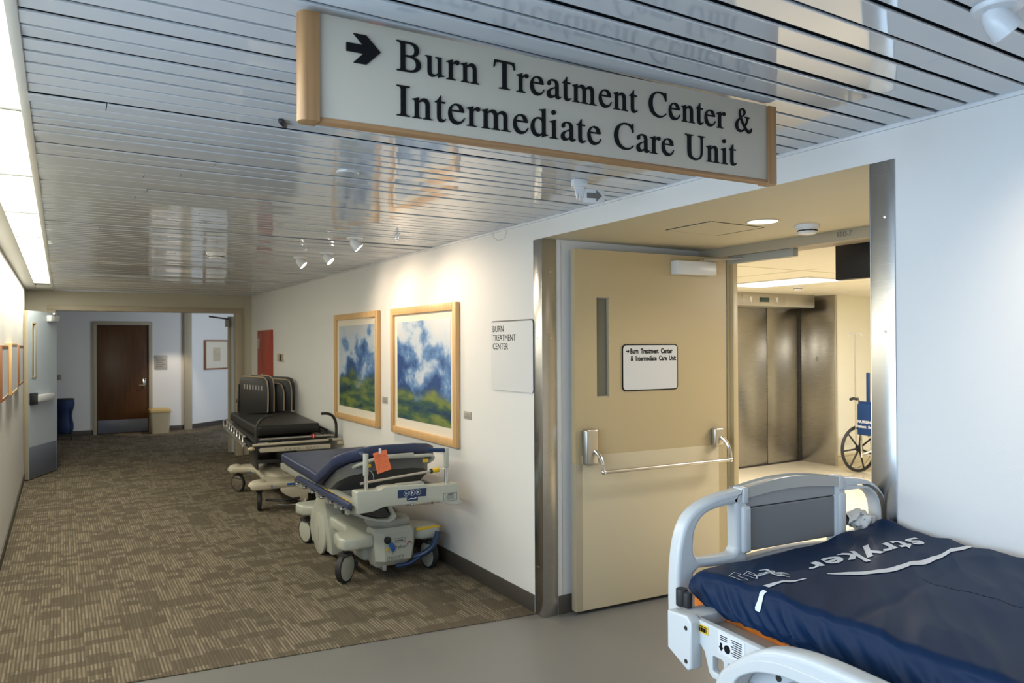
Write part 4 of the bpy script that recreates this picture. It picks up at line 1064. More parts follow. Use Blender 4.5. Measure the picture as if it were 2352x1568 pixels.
# crumpled wrapping stuck on the right foot board handle
rnd = random.Random(3)
def bagpt(u, v):
    a = u * 2 * PI; t = v
    c = Vector((.40 - .10 * t, -.01 + .01 * math.sin(3 * t), 1.055 - .085 * (1 - t) * (1 - t) + .02 * math.sin(4 * t)))
    c = Vector((.255 + .16 * (1 - t) ** 1.0, -.004, 1.066 - .045 * (1 - t) ** 2))
    r = .027 * (1 + .55 * noise.noise(Vector((math.cos(a) * 1.6, math.sin(a) * 1.6, t * 6)))) * (.5 + .5 * math.sin(PI * min(1, max(0, .12 + .76 * t))))
    return c + Vector((r * math.cos(a) * .8, r * math.sin(a) * 1.2, r * math.cos(a)))
wr = tag(MB().sheet(bagpt, 36, 40).build('wrapping_film', M['bag'], loc=(2.08, 1.64, 0), rotz=BA), 'crumpled printed wrapping caught on the right handle of the foot board', 'wrapping')
b = MB()
for i in range(26):
    t = .15 + .8 * rnd.random(); a = .1 + .55 * rnd.random()
    p = bagpt(a + .25, t); q = bagpt(a + .25 + .03, t)
    d = (p - Vector((.255 + .16 * (1 - t), -.004, 1.066 - .045 * (1 - t) ** 2))).normalized() * .0012
    b.tube([p + d, q + d], .0007, 4)
b.build('wrapping_print', M['ink'], wr)

# ------------------------------------------------------------------ mattress with loose navy cover
mt = empty('mattress', (2.08, 1.64, 0), 'navy covered mattress with white printed lettering lying on the hospital bed', 'mattress', rotz=BA)
HX0, HX1, HY0, HY1 = -.468, .425, -2.04, -.045
def topz(x, y):
    z = 1.028
    fx = min(1.0, max(0.0, (x - HX0) / (HX1 - HX0))); d = max(0.0, HY1 - y)
    foot = math.exp(-d / .16)
    z += foot * (-.024 * (1 - fx) ** 1.2 + .004 + .026 * fx ** 4 - .012 * math.exp(-((fx - .40) / .22) ** 2) + .012 * math.exp(-((fx - .74) / .07) ** 2))
    z += .016 * math.exp(-((fx - .98) / .05) ** 2 - (d / .07) ** 2)
    # long soft folds running from the left edge toward the far right
    s = (x * .80 + y * .60); c = (-x * .60 + y * .80)
    n1 = noise.noise(Vector((s * 1.3, c * 7.0, 1.7))); n2 = noise.noise(Vector((s * 2.6 + 4, c * 15.0, 5.1)))
    g = min(1.0, d / .25 + .25)
    z += g * (.010 * (1 - abs(n1) * 2) + .0055 * (1 - abs(n2) * 2)) - .006
    n3 = noise.noise(Vector((x * 4.0, y * 3.0, 9.0)))
    z += .005 * n3 + .006 * foot * noise.noise(Vector((x * 9, y * 4, 2)))
    # one crease starting at the left edge
    cr = (y + .60) - (x + .45) * .22
    z += -.006 * math.exp(-(cr / .016) ** 2) * math.exp(-max(0, x + .45) / .35)
    return z
def perim(K):
    P_ = []; r = .055
    pts = rrect(HX0, HX1, HY0, HY1, r, 10)
    # resample evenly
    L_ = [0]
    for a, c in zip(pts, pts[1:] + pts[:1]): L_.append(L_[-1] + (Vector(c) - Vector(a)).length)
    tot = L_[-1]; j = 0; ext = pts + pts[:1]
    for k in range(K):
        s = tot * k / K
        while L_[j + 1] < s: j += 1
        t = (s - L_[j]) / max(1e-9, L_[j + 1] - L_[j])
        P_.append(Vector(ext[j]).lerp(Vector(ext[j + 1]), t))
    return P_
K = 760
PR = perim(K); CX, CY = (HX0 + HX1) / 2, (HY0 + HY1) / 2
nrm2 = []
for k in range(K):
    t = PR[(k + 1) % K] - PR[k - 1]; n_ = Vector((t.y, -t.x)); n_.normalize(); nrm2.append(n_)
rings = []
NT = 64
def inset(k, f):
    """f=1 at the edge, 0 on the middle line: keeps rings evenly spaced on the long rectangle"""
    p = PR[k]; hx = (HX1 - HX0) / 2; cy = min(max(p.y, HY0 + hx * .98), HY1 - hx * .98)
    return Vector((CX + (p.x - CX) * f, cy + (p.y - cy) * f))
for i in range(NT + 1):
    f = .004 + .996 * i / NT
    rg = []
    for k in range(K):
        p = inset(k, f); e = max(0.0, (f - .955) / .045)
        rg.append((p.x, p.y, topz(p.x, p.y) - .010 * e * e))
    rings.append(rg)
NS = 26
def bottom(k):
    p = PR[k]; w = .010 * noise.noise(Vector((p.x * 7, p.y * 7, 3)))
    base = .902
    if p.x < -.40:                                   # left side, lifted at the foot corner
        base = .910 + .040 * math.exp(-(HY1 - p.y) / .17) - .014 * math.exp(-((p.y + .17) / .06) ** 2)
    return base + w
for j in range(1, NS + 1):
    t = j / NS; rg = []
    for k in range(K):
        p = PR[k]; n_ = nrm2[k]; z0 = topz(p.x, p.y) - .010; zb = bottom(k)
        s = k / K * 5.72
        lean = s - 1.0 * t * (z0 - zb)                 # gathers lean toward the head end
        g1 = noise.noise(Vector((lean * 7.0, t * .4, 4.4))); g2 = noise.noise(Vector((lean * 20.0, t * .35, 8.8)))
        amp = math.sin(PI * min(1, t * 1.15) * .5)
        out = .014 * math.sin(PI * min(1, t * 2.2) * .5) + amp * (.014 * g1 + .019 * (.9 - 2.2 * abs(g2))) - .012 * max(0, t - .75) / .25
        out = max(out, .004)
        z = z0 + (zb - z0) * t - .012 * (1 - t) * t
        rg.append((p.x + n_.x * out, p.y + n_.y * out, z))
    rings.append(rg)
cover = MB().loft(rings, cap=False).build('cover', M['navy'], mt, ang=80)
MB().box(HX0 + .003, HX1 - .03, HY0 + .03, HY1 - .010, .890, .955, .012, seg=3).build('mattress_base', M['orange'], mt)['label'] = 'orange underside of the mattress showing at the foot corner'
# white print on the cover, draped on its surface
def drape(me, fn, name, lift=.0022, cut=.018):
    bm = bmesh.new(); bm.from_mesh(me); bpy.data.meshes.remove(me)
    bmesh.ops.triangulate(bm, faces=bm.faces)
    for _ in range(4):
        es = [e for e in bm.edges if e.calc_length() > cut]
        if not es: break
        bmesh.ops.subdivide_edges(bm, edges=es, cuts=1); bmesh.ops.triangulate(bm, faces=bm.faces)
    for v in bm.verts:
        x, y = fn(v.co.x, v.co.y); f = 0
        v.co = (x, y, topz(x, y) + lift)
    out = MB(); out.bm.free(); out.bm = bm
    return out.build(name, M['white_print'], cover, recalc=False, ang=80)
me = fit_mesh(text_mesh('stryker', .12, 0, shear=.35, space=1.12, offset=.003), width=.55, height=.118)
drape(me, lambda u, v: (.335 - u, -.185 - v * 1.0), 'brand_lettering')
def ribbon(pts, ws):
    P_ = [Vector(p) for p in pts]; L_, R_ = [], []
    Q = []; W = []
    for i in range(len(P_) - 1):
        p0 = P_[max(0, i - 1)]; p1 = P_[i]; p2 = P_[i + 1]; p3 = P_[min(len(P_) - 1, i + 2)]
        for k in range(8):
            t = k / 8; Q.append(0.5 * ((2 * p1) + (p2 - p0) * t + (2 * p0 - 5 * p1 + 4 * p2 - p3) * t * t + (3 * p1 - p0 - 3 * p2 + p3) * t ** 3)); W.append(ws[i] + (ws[i + 1] - ws[i]) * t)
    Q.append(P_[-1]); W.append(ws[-1])
    for i, q in enumerate(Q):
        t = (Q[min(i + 1, len(Q) - 1)] - Q[max(i - 1, 0)]); n_ = Vector((-t.y, t.x)).normalized()
        L_.append(tuple(q + n_ * W[i])); R_.append(tuple(q - n_ * W[i]))
    return shape_mesh([L_ + R_[::-1]], 0.0)
drape(ribbon([(-.222, -.333), (-.165, -.368), (-.05, -.388), (.09, -.386), (.25, -.372), (.405, -.355)], [.002, .014, .013, .012, .010, .008]), lambda x, y: (x, y), 'print_swoosh')
drape(ribbon([(-.312, -.342), (-.36, -.330), (-.41, -.322), (-.448, -.326)], [.001, .008, .009, .009]), lambda x, y: (x, y), 'print_swoosh')
kk = min(range(K), key=lambda k: abs(PR[k].y + .335) + abs(PR[k].x - HX0) * 5)
b = MB()
ring_w = [rings[NT - 1 + j] for j in range(0, 13)]
for j in range(len(ring_w) - 1):
    def q(r_, off):
        v = Vector(r_[(kk + off) % K]); n_ = nrm2[kk]; return v + Vector((n_.x, n_.y, .6)).normalized() * .003
    b.quad(q(ring_w[j], -1), q(ring_w[j], 1), q(ring_w[j + 1], 1), q(ring_w[j + 1], -1))
b.build('print_swoosh_side', M['white_print'], cover)
me = fit_mesh(text_mesh('Isolibrium', .06, 0, shear=.2, offset=.001), width=.135, height=.042)
drape(me, lambda u, v: (-.385 + u * .55, -.236 + v - u * .35), 'small_lettering', cut=.012)
def outline(pts, w=.0022):
    P_ = pts + pts[:1]; return ribbon_line(P_, w)
def ribbon_line(P_, w):
    cs = []
    for a, c in zip(P_, P_[1:]):
        a = Vector(a); c = Vector(c); t = c - a; n_ = Vector((-t.y, t.x)).normalized() * w
        cs.append([tuple(a + n_), tuple(c + n_), tuple(c - n_), tuple(a - n_)])
    m = MB()
    for ct in cs: place(m, shape_mesh([ct], 0), Matrix.Identity(4))
    me = bpy.data.meshes.new('t'); m.bm.to_mesh(me); m.bm.free(); return me
for pts in ([(-.445, -.185), (-.405, -.165), (-.400, -.185), (-.425, -.200), (-.430, -.245), (-.452, -.238)], [(-.400, -.195), (-.365, -.175), (-.372, -.215), (-.402, -.250)], [(-.350, -.225), (-.338, -.250), (-.322, -.236)]):
    drape(outline([(p[0], p[1]) for p in pts], .0013), lambda x, y: (x, y), 'print_emblem', cut=.012)
drape(ribbon([(-.335, -.190), (-.322, -.205), (-.345, -.250), (-.340, -.285), (-.330, -.300)], [.002, .004, .003, .004, .001]), lambda x, y: (x, y), 'print_mark')

# ------------------------------------------------------------------ shared stretcher pieces
def caster(parent, x, y, z0, r, w, ang, rim, hub, fork):
    """swivel caster: tyre ring, two hub discs, fork; its axle turned by ang"""
    mx = Matrix.Translation((x, y, z0 + r)) @ Matrix.Rotation(ang, 4, 'Z') @ Matrix.Rotation(PI / 2, 4, 'Y')
    t = MB().lathe([(r * .86, -w / 2), (r * .95, -w / 2), (r, -w / 3), (r, w / 3), (r * .95, w / 2), (r * .86, w / 2), (r * .86, -w / 2)], mx=mx, n=36).build('caster', M[rim], parent)
    MB().lathe([(0, -w * .62), (r * .5, -w * .62), (r * .87, -w * .48), (r * .89, -w * .2), (r * .89, w * .2), (r * .87, w * .48), (r * .5, w * .62), (0, w * .62)], mx=mx, n=36).build('hub_cover', M[hub], t)
    f = MB(); f.box(-w * .95, w * .95, -r * .45, r * .45, r * 1.82, r * 2.04, .006, mx=Matrix.Translation((x, y, z0)) @ Matrix.Rotation(ang, 4, 'Z'))
    f.cyl((x, y, z0 + r * 2.0), (x, y, z0 + r * 2.35), .018)
    f.build('caster_fork', M[fork], t)
    return t

def inset_ring(out, f, cy0, cy1, cx):
    return [(cx + (x - cx) * f, min(max(y, cy0), cy1) + (y - min(max(y, cy0), cy1)) * f) for x, y in out]

def soft_pad(out, zf, thick, cy0, cy1, cx, name, mat, parent, edge=.018):
    rs = []
    for i in range(15):
        f = .01 + .93 * i / 14; rs.append([(x, y, zf(x, y)) for x, y in inset_ring(out, f, cy0, cy1, cx)])
    for a in range(1, 6):
        t = a / 5 * PI / 2; f = .94 + .06 * math.sin(t)
        rs.append([(x, y, zf(x, y) - edge * (1 - math.cos(t))) for x, y in inset_ring(out, f, cy0, cy1, cx)])
    rs.append([(x, y, zf(x, y) - thick + edge * .6) for x, y in out])
    rs.append([(x, y, zf(x, y) - thick) for x, y in inset_ring(out, .97, cy0, cy1, cx)])
    for i in range(6, -1, -1):
        f = .01 + .9 * i / 6; rs.append([(x, y, zf(x, y) - thick) for x, y in inset_ring(out, f, cy0, cy1, cx)])
    return MB().loft(rs, cap=False).build(name, M[mat], parent, ang=60)

def dense(poly, step=.04):
    o_ = []
    for a, c in zip(poly, poly[1:] + poly[:1]):
        a = Vector(a); c = Vector(c); n = max(1, int((c - a).length / step))
        for k in range(n): o_.append(tuple(a.lerp(c, k / n)))
    return o_

# ------------------------------------------------------------------ blue stretcher
FZ = .006
bs = empty('stretcher', (2.0, 5.65, FZ), 'navy padded stretcher with an orange tag and pale greenish base, nearest on the carpet', 'stretcher', 'stretchers parked along the right wall')
caster(bs, -.285, -.545, 0, .104, .044, R(-50), 'rubber', 'putty', 'frame_dark')
caster(bs, .365, -.545, 0, .104, .044, R(8), 'rubber', 'putty', 'frame_dark')
caster(bs, -.215, .655, 0, .104, .044, R(14), 'rubber', 'putty', 'frame_dark')
caster(bs, .365, .655, 0, .104, .044, R(5), 'rubber', 'putty', 'frame_dark')
# moulded base cover
b = MB()
b.prism([(-.355, -.60), (-.335, -.655), (-.24, -.675), (-.12, -.66), (-.06, -.60), (.20, -.60), (.26, -.655), (.39, -.66), (.425, -.60), (.415, -.47), (.33, -.40), (.24, -.30), (.24, .45), (.33, .52), (.42, .60), (.42, .74), (.30, .77), (-.14, .77), (-.275, .76), (-.30, .70), (-.28, .585), (-.20, .53), (-.20, -.28), (-.24, -.40), (-.33, -.43)], 'Z', .246, .335, .022, seg=3)
b.box(-.17, .22, -.56, .70, .12, .30, .05, seg=3)
cov = b.build('base_cover', M['putty'], bs)
# front housing with bevelled left cheek
hb = []
for z, s in ((.10, .78), (.145, .92), (.25, 1.0), (.345, 1.0), (.372, .93)):
    y = -.70 + (0.03 if z > .35 else 0) + (.05 if z < .12 else 0)
    hb.append([(-.13 * s, -.55, z), (-.112 * s, -.66, z), (-.052 * s, y, z), (.165 * s, y, z), (.200 * s, y + .05, z), (.205 * s, -.55, z)])
hs = MB().loft(hb).build('front_housing', M['putty'], bs, ang=30)
b = MB(); b.prism([(-.12, -.56), (-.02, -.66), (.17, -.66), (.20, -.45), (-.1, -.40)], 'Z', .36, .43, .03, seg=3); b.build('housing_top', M['shade_grey'], bs)
YF = -.7025
sk = MB().cyl((-.030, YF - .012, .296), (-.030, YF + .004, .296), .026, n=24, bev=.003).build('socket', M['black'], hs)
kt = MB().prism([(-.028, .272), (.0, .28), (.018, .262), (.024, .222), (.010, .210), (-.006, .222)], 'Y', YF - .016, YF - .012, .001).build('key_tag', M['blue_stripe'], hs)
MB().box(-.001, .004, YF - .015, YF - .013, .195, .216).build('key', M['chrome'], kt)
b = MB(); place(b, fit_mesh(text_mesh('stryker', .05, .0004), width=.112, height=.030), frame_mx((.008, YF - .001, .222), (1, 0, -.04), (0, 0, 1)))
b.build('housing_lettering', M['grey_ink'], hs)
MB().box(-.048, -.022, YF - .002, YF - .001, .222, .236).build('orange_mark', M['yellow'], hs)
b = MB()
for (x0, x1, z0, z1) in ((.028, .108, .268, .300), (-.030, .090, .150, .178)):
    b.box(x0, x1, YF - .002, YF - .001, z1 - .002, z1); b.box(x0, x1, YF - .002, YF - .001, z0, z0 + .002); b.box(x0, x0 + .002, YF - .002, YF - .001, z0, z1); b.box(x1 - .002, x1, YF - .002, YF - .001, z0, z1)
    for i in range(7): b.box(x0 + .012 + i * (x1 - x0 - .03) / 7, x0 + .018 + i * (x1 - x0 - .03) / 7, YF - .002, YF - .001, z0 + .010, z0 + .019)
b.build('small_print', M['grey_ink'], hs)
b = MB(); b.tube([(.118, YF - .003, .245), (.128, YF - .003, .262), (.142, YF - .003, .264), (.155, YF - .003, .25)], .003, 6, smooth=3); b.build('brake_arrow', M['red_band'], hs)
MB().box(.215, .405, -.655, -.645, .318, .338, .002).build('warning_strip', M['yellow'], cov)
# steer/brake pedal on the right front
b = MB(); b.tube([(.19, -.66, .135), (.25, -.70, .16), (.31, -.715, .20), (.355, -.70, .265), (.37, -.69, .30)], [.022, .034, .036, .024, .02], 10, smooth=4)
b.tube([(.05, -.66, .09), (.15, -.68, .10), (.24, -.69, .15)], .016, 8, smooth=3); b.build('brake_pedal', M['blue_label'], bs)
b = MB(); b.tube([(-.16, -.15, .06), (-.16, -.40, .075)], .022, 10); b.build('side_pedal', M['pad_navy'], bs)
b = MB(); b.prism([(-.055, .115), (-.02, .112), (-.02, .07), (-.045, .07)], 'Y', -.66, -.56, .004); b.build('tow_eye', M['shade_grey'], bs)
# side cheek around the big centre wheel
rr_ = []
for z, h, t in ((.05, .27, .0), (.16, .285, .012), (.26, .25, .016), (.36, .17, .014), (.44, .11, .006), (.465, .08, 0)):
    rr_.append([(-.205 - t, .27 - h, z), (-.205 - t, .27 + h, z), (-.10, .27 + h, z), (-.10, .27 - h, z)])
MB().loft(rr_).build('wheel_cheek', M['putty'], bs, ang=50)
bw_ = MB().cyl((-.232, .27, .163), (-.205, .27, .163), .163, n=44, bev=.008).build('centre_wheel', M['putty'], bs)
MB().lathe([(.150, 0), (.165, 0), (.165, .018), (.150, .018), (.150, 0)], mx=Matrix.Translation((-.212, .27, .165)) @ Matrix.Rotation(PI / 2, 4, 'Y'), n=44).build('wheel_gap', M['frame_dark'], bw_)
MB().box(-.2335, -.2315, .262, .270, .10, .22).build('wheel_mark', M['shade_grey'], bw_)
# lift columns and the scooped cover hanging under the litter
for y in (-.42, .42):
    b = MB(); b.cyl((.02, y, .30), (.02, y, .60), .075, .085); b.build('lift_column', M['shade_grey'], bs)
sc_o = [(-.415, .60), (-.37, .562), (-.34, .550), (-.267, .514), (-.178, .486), (-.103, .474), (-.060, .484), (-.040, .505), (-.06, .545), (-.095, .60)]
sc_i = [(-.112, .60), (-.082, .55), (-.062, .512), (-.075, .495), (-.105, .488), (-.178, .50), (-.262, .528), (-.33, .564), (-.36, .578), (-.385, .60)]
MB().prism(sc_o + sc_i, 'Y', -.90, -.35, .0).build('litter_scoop', M['putty'], bs)
MB().prism([(-.36, .595), (-.262, .535), (-.178, .508), (-.11, .497), (-.078, .51), (-.12, .595)], 'Y', -.86, -.40).build('scoop_shade_fill', M['frame_dark'], bs)  # dark filler block standing in for the shade inside the scoop
b = MB()
for x in (-.345, .345): b.box(x - .022, x + .022, -1.02, .93, .60, .655, .006)
for y in (-.5, .1, .6, .9): b.box(-.34, .34, y - .02, y + .02, .60, .64, .004)
lf_ = b.build('litter_frame', M['shade_grey'], bs)
for y0, y1 in ((-.55, -.30), (-.92, -.68)): MB().box(-.371, -.366, y0, y1, .618, .642).build('yellow_sticker', M['yellow'], lf_)
# end bar facing the viewer
eb = [(-.393, .598), (-.333, .60), (-.283, .603), (-.25, .612), (-.222, .622), (-.193, .626), (-.142, .624), (.186, .616), (.217, .603), (.277, .578), (.362, .579), (.358, .60), (.342, .606), (.334, .722), (.116, .726), (.085, .744), (-.19, .752), (-.215, .748), (-.24, .735), (-.385, .742), (-.393, .735)]
ebo = MB().prism(eb, 'Y', -1.10, -1.00, .010, seg=3).build('end_bar', M['putty'], bs, ang=40)
MB().box(-.105, .085, -1.075, -1.02, .738, .756, .004).build('bar_slot', M['shade_grey'], ebo)
YB = -1.1005
lb2 = MB().prism([(-.114, .723), (.091, .717), (.088, .664), (.027, .666), (.027, .641), (-.051, .646), (-.051, .669), (-.114, .671)], 'Y', YB - .002, YB).build('blue_label', M['blue_label'], ebo)
b = MB()
for cx in (-.056, -.013, .030):
    b.lathe([(.017, 0), (.0185, 0), (.0185, .001), (.017, .001), (.017, 0)], mx=Matrix.Translation((cx, YB - .0022, .696)) @ Matrix.Rotation(PI / 2, 4, 'X'), n=28)
    b.prism([(cx - .006, .686), (cx - .002, .686), (cx - .002, .694), (cx + .006, .692), (cx + .006, .696), (cx - .002, .704), (cx - .006, .706)], 'Y', YB - .003, YB - .002)
b.tube([(-.040, YB - .0025, .654), (-.020, YB - .0025, .660), (-.004, YB - .0025, .656), (.016, YB - .0025, .662)], .0025, 6, smooth=4)
b.build('label_print', M['white_print'], lb2)
b = MB()
for (x0, x1, z0, z1) in ((.217, .317, .664, .666), (.217, .317, .612, .614), (.216, .218, .612, .666), (.316, .318, .612, .666)): b.box(x0, x1, YB - .002, YB - .0, z0, z1)
for i in range(5): b.box(.245 - .008 * (i % 2), .295, YB - .002, YB, .622 + i * .0075, .624 + i * .0075)
b.box(.252, .292, YB - .002, YB, .655, .660); b.build('info_label', M['grey_ink'], ebo)
# pop up push posts
for x, nm in ((-.315, 0), (.264, 1)):
    p_ = MB().cyl((x, -1.05, .72), (x, -1.05, .84), .0135, n=18).build('push_post', M['alu'], bs)
    b = MB()
    if nm == 0: b.cyl((x, -1.05, .83), (x, -1.05, .972), .018, n=20, bev=.005)
    else: b.box(x - .016, x + .016, -1.066, -1.034, .83, .972, .008, seg=3)
    b.build('post_sleeve', M['putty'], p_)
    if nm: MB().tube([(x - .010, -1.05, .952), (x - .06, -1.045, .955), (x - .125, -1.03, .960)], .0145, 12).build('hand_grip', M['blue_label'], p_)
    else: MB().tube([(x, -1.05, .955), (x + .006, -.99, .957), (x + .01, -.93, .958)], .0145, 12).build('hand_grip', M['blue_label'], p_)
iv = MB().cyl((-.331, -.99, .771), (.176, -.99, .806), .009, n=14).build('folded_drip_pole', M['alu'], bs)
b = MB(); b.cyl((.172, -.99, .806), (.184, -.99, .807), .0165, n=18); b.build('dark_collar', M['black'], iv)
MB().cyl((.184, -.99, .807), (.238, -.99, .811), .0165, n=18, bev=.003).build('yellow_cap', M['yellow'], iv)
MB().tube([(.238, -.99, .811), (.262, -1.02, .822), (.268, -1.04, .80)], .0018, 6).build('wire', M['alu'], iv)
MB().tube([(-.30, -1.04, .86), (-.27, -1.02, .85), (-.245, -1.0, .82), (-.24, -.995, .785)], .003, 6, smooth=4).build('cord', M['putty'], bs)
# navy pad, head section raised and tapered
def padz(x, y):
    t = max(0.0, (-.32 - y))
    return .747 + (.53 * t - .10 * max(0, t - .36) if t > 0 else 0) + .012 * max(0, y) / .8 + .004 * noise.noise(Vector((x * 4, y * 3, 0)))
HC = -.015
outl = [(-.385, .80), (-.40, .76), (-.41, -.10), (-.428, -.35), (-.405, -.62), (-.36, -.70), (-.29, -.765), (-.175, -.80), (.145, -.80), (.26, -.765), (.33, -.70), (.375, -.60), (.395, -.35), (.38, -.10), (.37, .76), (.355, .80)]
soft_pad(dense(outl), padz, .078, -.42, .42, HC, 'pad', 'pad_navy', bs)
b = MB()
for (x, y) in ((-.405, -.35), ): pass
# under-frame of the raised section
def under(x, y, d): return padz(x, y) - d
ol2 = dense([(-.37, -.34), (-.36, -.60), (-.30, -.70), (-.17, -.765), (.14, -.765), (.25, -.71), (.33, -.60), (.345, -.34)])
rs = [[(x, y, under(x, y, .085)) for x, y in ol2], [(x, y, under(x, y, .17)) for x, y in ol2], [(x * .86, -.34 + (y + .34) * .8, under(x, y, .215)) for x, y in ol2]]
MB().loft(rs).build('backrest_tray', M['tray_grey'], bs, ang=50)
tb = MB().tube([(-.344, -.40, .69), (-.307, -.60, .785), (-.266, -.73, .846), (-.225, -.80, .872), (-.184, -.815, .890), (-.061, -.82, .898), (.146, -.82, .892), (.25, -.81, .888), (.287, -.79, .872), (.288, -.77, .848), (.262, -.74, .825)], .0125, 10, smooth=4).build('backrest_tube', M['putty'], bs)
MB().box(-.09, .12, -.835, -.80, .892, .918, .005).build('backrest_latch_bar', M['putty'], bs)
for x, z in ((.225, .850), (-.205, .850)): MB().box(x - .022, x + .022, -.80, -.79, z - .012, z + .012, .002).build('yellow_mark', M['yellow'], tb)
# lowered left side rail with chrome pivots
rl = MB().box(-.452, -.418, -1.09, .11, .632, .672, .008).build('lowered_side_rail', M['pad_navy'], bs)
rl['label'] = 'dark blue side rail folded down on the left'
for i, y in enumerate((.086, -.118, -.321, -.541, -.746, -.968)):
    c_ = MB().cyl((-.462, y, .617), (-.395, y, .617), .0105, n=16, bev=.002).build('rail_pivot', M['chrome'], rl)
    MB().box(-.42, -.40, y - .02, y + .03, .575, .632, .004).build('pivot_link', M['shade_grey'], c_)
b = MB(); b.tube([(-.44, .11, .66), (-.445, .155, .64), (-.43, .17, .60), (-.41, .13, .57)], .012, 8, smooth=3); b.build('rail_end', M['alu'], rl)
# wire tray below on the right
b = MB()
for i in range(4): b.tube([(-.02 + .02 * i, -1.02, .600), (.10, -1.00 + i * .03, .588 - .003 * i), (.245, -.98 + i * .04, .583)], .004, 8, smooth=3)
b.box(.195, .205, -.99, -.86, .575, .618); b.build('wire_tray', M['alu'], bs)
# orange tag hanging from the backrest tube
tg = empty('orange_tag', (1.80, 4.60, .905 + FZ), 'bright orange paper tag hanging from the blue stretcher', 'tag')
tp = [(-.267 + .20, .065), (-.174 + .20, .084), (-.138 + .20, -.048), (-.235 + .20, -.071)]
MB().prism([tuple(p) for p in tp], 'Y', -.0008, .0008).build('card', M['tag'], tg)
b = MB()
u_ = (Vector(tp[1]) - Vector(tp[0])); w_ = (Vector(tp[3]) - Vector(tp[0]))
for i in range(9):
    f = .14 + .085 * i; a_ = Vector(tp[0]) + w_ * f + u_ * .08; c_ = Vector(tp[0]) + w_ * f + u_ * (.9 if i % 3 else .6)
    h_ = w_ * (.018 if i < 2 else .009)
    b.quad((a_.x, -.0012, a_.y), (c_.x, -.0012, c_.y), (c_.x + h_.x, -.0012, c_.y + h_.y), (a_.x + h_.x, -.0012, a_.y + h_.y))
b.build('printed_lines', M['red'], tg)
b = MB(); b.box(-.026, -.008, -.004, .002, .060, .095, .002); b.build('clip', M['white_plastic'], tg)

# ------------------------------------------------------------------ black stretcher behind it
ks = empty('stretcher', (2.08, 8.6, FZ), 'black padded stretcher with curved push handles and beige base, behind the blue one', 'stretcher', 'stretchers parked along the right wall', rotz=R(-4.9))
caster(ks, -.285, -.83, 0, .105, .036, R(-10), 'rubber', 'frame_dark', 'frame_dark')
caster(ks, .30, -.80, 0, .105, .036, R(10), 'rubber', 'frame_dark', 'frame_dark')
caster(ks, -.365, .31, 0, .10, .036, R(35), 'rubber', 'chrome', 'frame_dark')
caster(ks, .32, .34, 0, .10, .036, R(5), 'rubber', 'chrome', 'frame_dark')
b = MB()
# lobed cover: rounded arms over the casters, humped centre
def lobe(cx, cy, lx, ly, z0, z1):
    b_ = []
    for t in range(7):
        a = t / 6 * PI / 2; f = math.cos(a) * .9 + .1; z = z0 + (z1 - z0) * math.sin(a)
        b_.append([(cx + lx * f * math.cos(2 * PI * k / 28) * (1 + 0), cy + ly * f * math.sin(2 * PI * k / 28), z) for k in range(28)])
    b.loft(b_)
arm = [(-.385, -.93), (-.36, -.965), (-.22, -.97), (-.10, -.955), (.14, -.945), (.30, -.94), (.38, -.90), (.40, -.78), (.34, -.70), (.24, -.58), (.22, .10), (.30, .24), (.42, .28), (.43, .38), (.36, .43), (-.36, .42), (-.46, .39), (-.475, .29), (-.42, .23), (-.26, .18), (-.21, .06), (-.20, -.52), (-.26, -.66), (-.37, -.76)]
for (z0, z1, bv) in ((.225, .295, .028),): b.prism(arm, 'Z', z0, z1, bv, seg=3)
lobe(-.30, -.86, .10, .10, .26, .318); lobe(-.39, .33, .09, .10, .25, .315); lobe(.02, -.25, .23, .44, .28, .40); lobe(.30, -.84, .10, .10, .26, .318)
cv = b.build('base_cover', M['beige_plastic'], ks, ang=45)
b = MB(); b.prism([(-.10, .235), (.18, .235), (.18, .09), (.13, .065), (-.04, .15), (-.09, .19)], 'Y', -.955, -.88, .012); b.build('front_apron', M['beige_plastic'], ks)
MB().box(-.035, .085, -.974, -.968, .258, .278).build('blue_stripe', M['blue_stripe'], cv)
MB().box(-.190, -.178, -.976, -.970, .250, .270).build('blue_stripe', M['blue_stripe'], cv)
b = MB()
for i in range(6): b.tube([(-.165 + i * .02, -.974, .252), (-.157 + i * .02, -.974, .264 - .006 * (i % 2)), (-.150 + i * .02, -.974, .252)], .0018, 5)
b.build('cover_print', M['grey_ink'], cv)
MB().box(-.475, -.465, -.10, -.02, .2, .21).build('side_stripe', M['blue_stripe'], cv) if False else None
b = MB(); b.prism([(-.262, .02), (-.258, .02), (-.258, .10), (-.262, .10)], 'Z', .235, .262); b.build('blue_stripe', M['blue_stripe'], cv)
b = MB(); b.tube([(-.23, -.90, .115), (-.10, -.985, .112), (.05, -.99, .120), (.085, -.99, .124)], [.012, .012, .016, .024], 10, smooth=4); b.build('foot_pedal', M['black'], ks)
b = MB(); b.tube([(-.13, -.97, .075), (-.05, -.98, .062), (.13, -.965, .058), (.145, -.95, .10)], .010, 8, smooth=4); b.build('pedal_bar', M['chrome'], ks)
pe = MB().box(.005, .115, -.66, -.54, .31, .39, .02).build('lift_pedal', M['black'], ks)
MB().prism([(.045, .322), (.095, .326), (.082, .344), (.064, .352), (.058, .372), (.045, .368)], 'Y', -.664, -.660).build('yellow_mark', M['yellow'], pe)
b = MB(); b.cyl((0, -.45, .36), (0, -.45, .62), .075); b.cyl((0, .05, .36), (0, .05, .62), .075); b.box(-.26, .24, -.55, .15, .43, .47, .01); b.box(-.27, -.25, -.5, .1, .36, .62, .004); b.build('lift_columns', M['frame_dark'], ks)
b = MB()
for x in (-.40, .40): b.box(x - .018, x + .018, -1.0, 1.0, .665, .705, .006)
for y in (-.96, -.3, .4, .96): b.box(-.40, .40, y - .02, y + .02, .64, .69, .004)
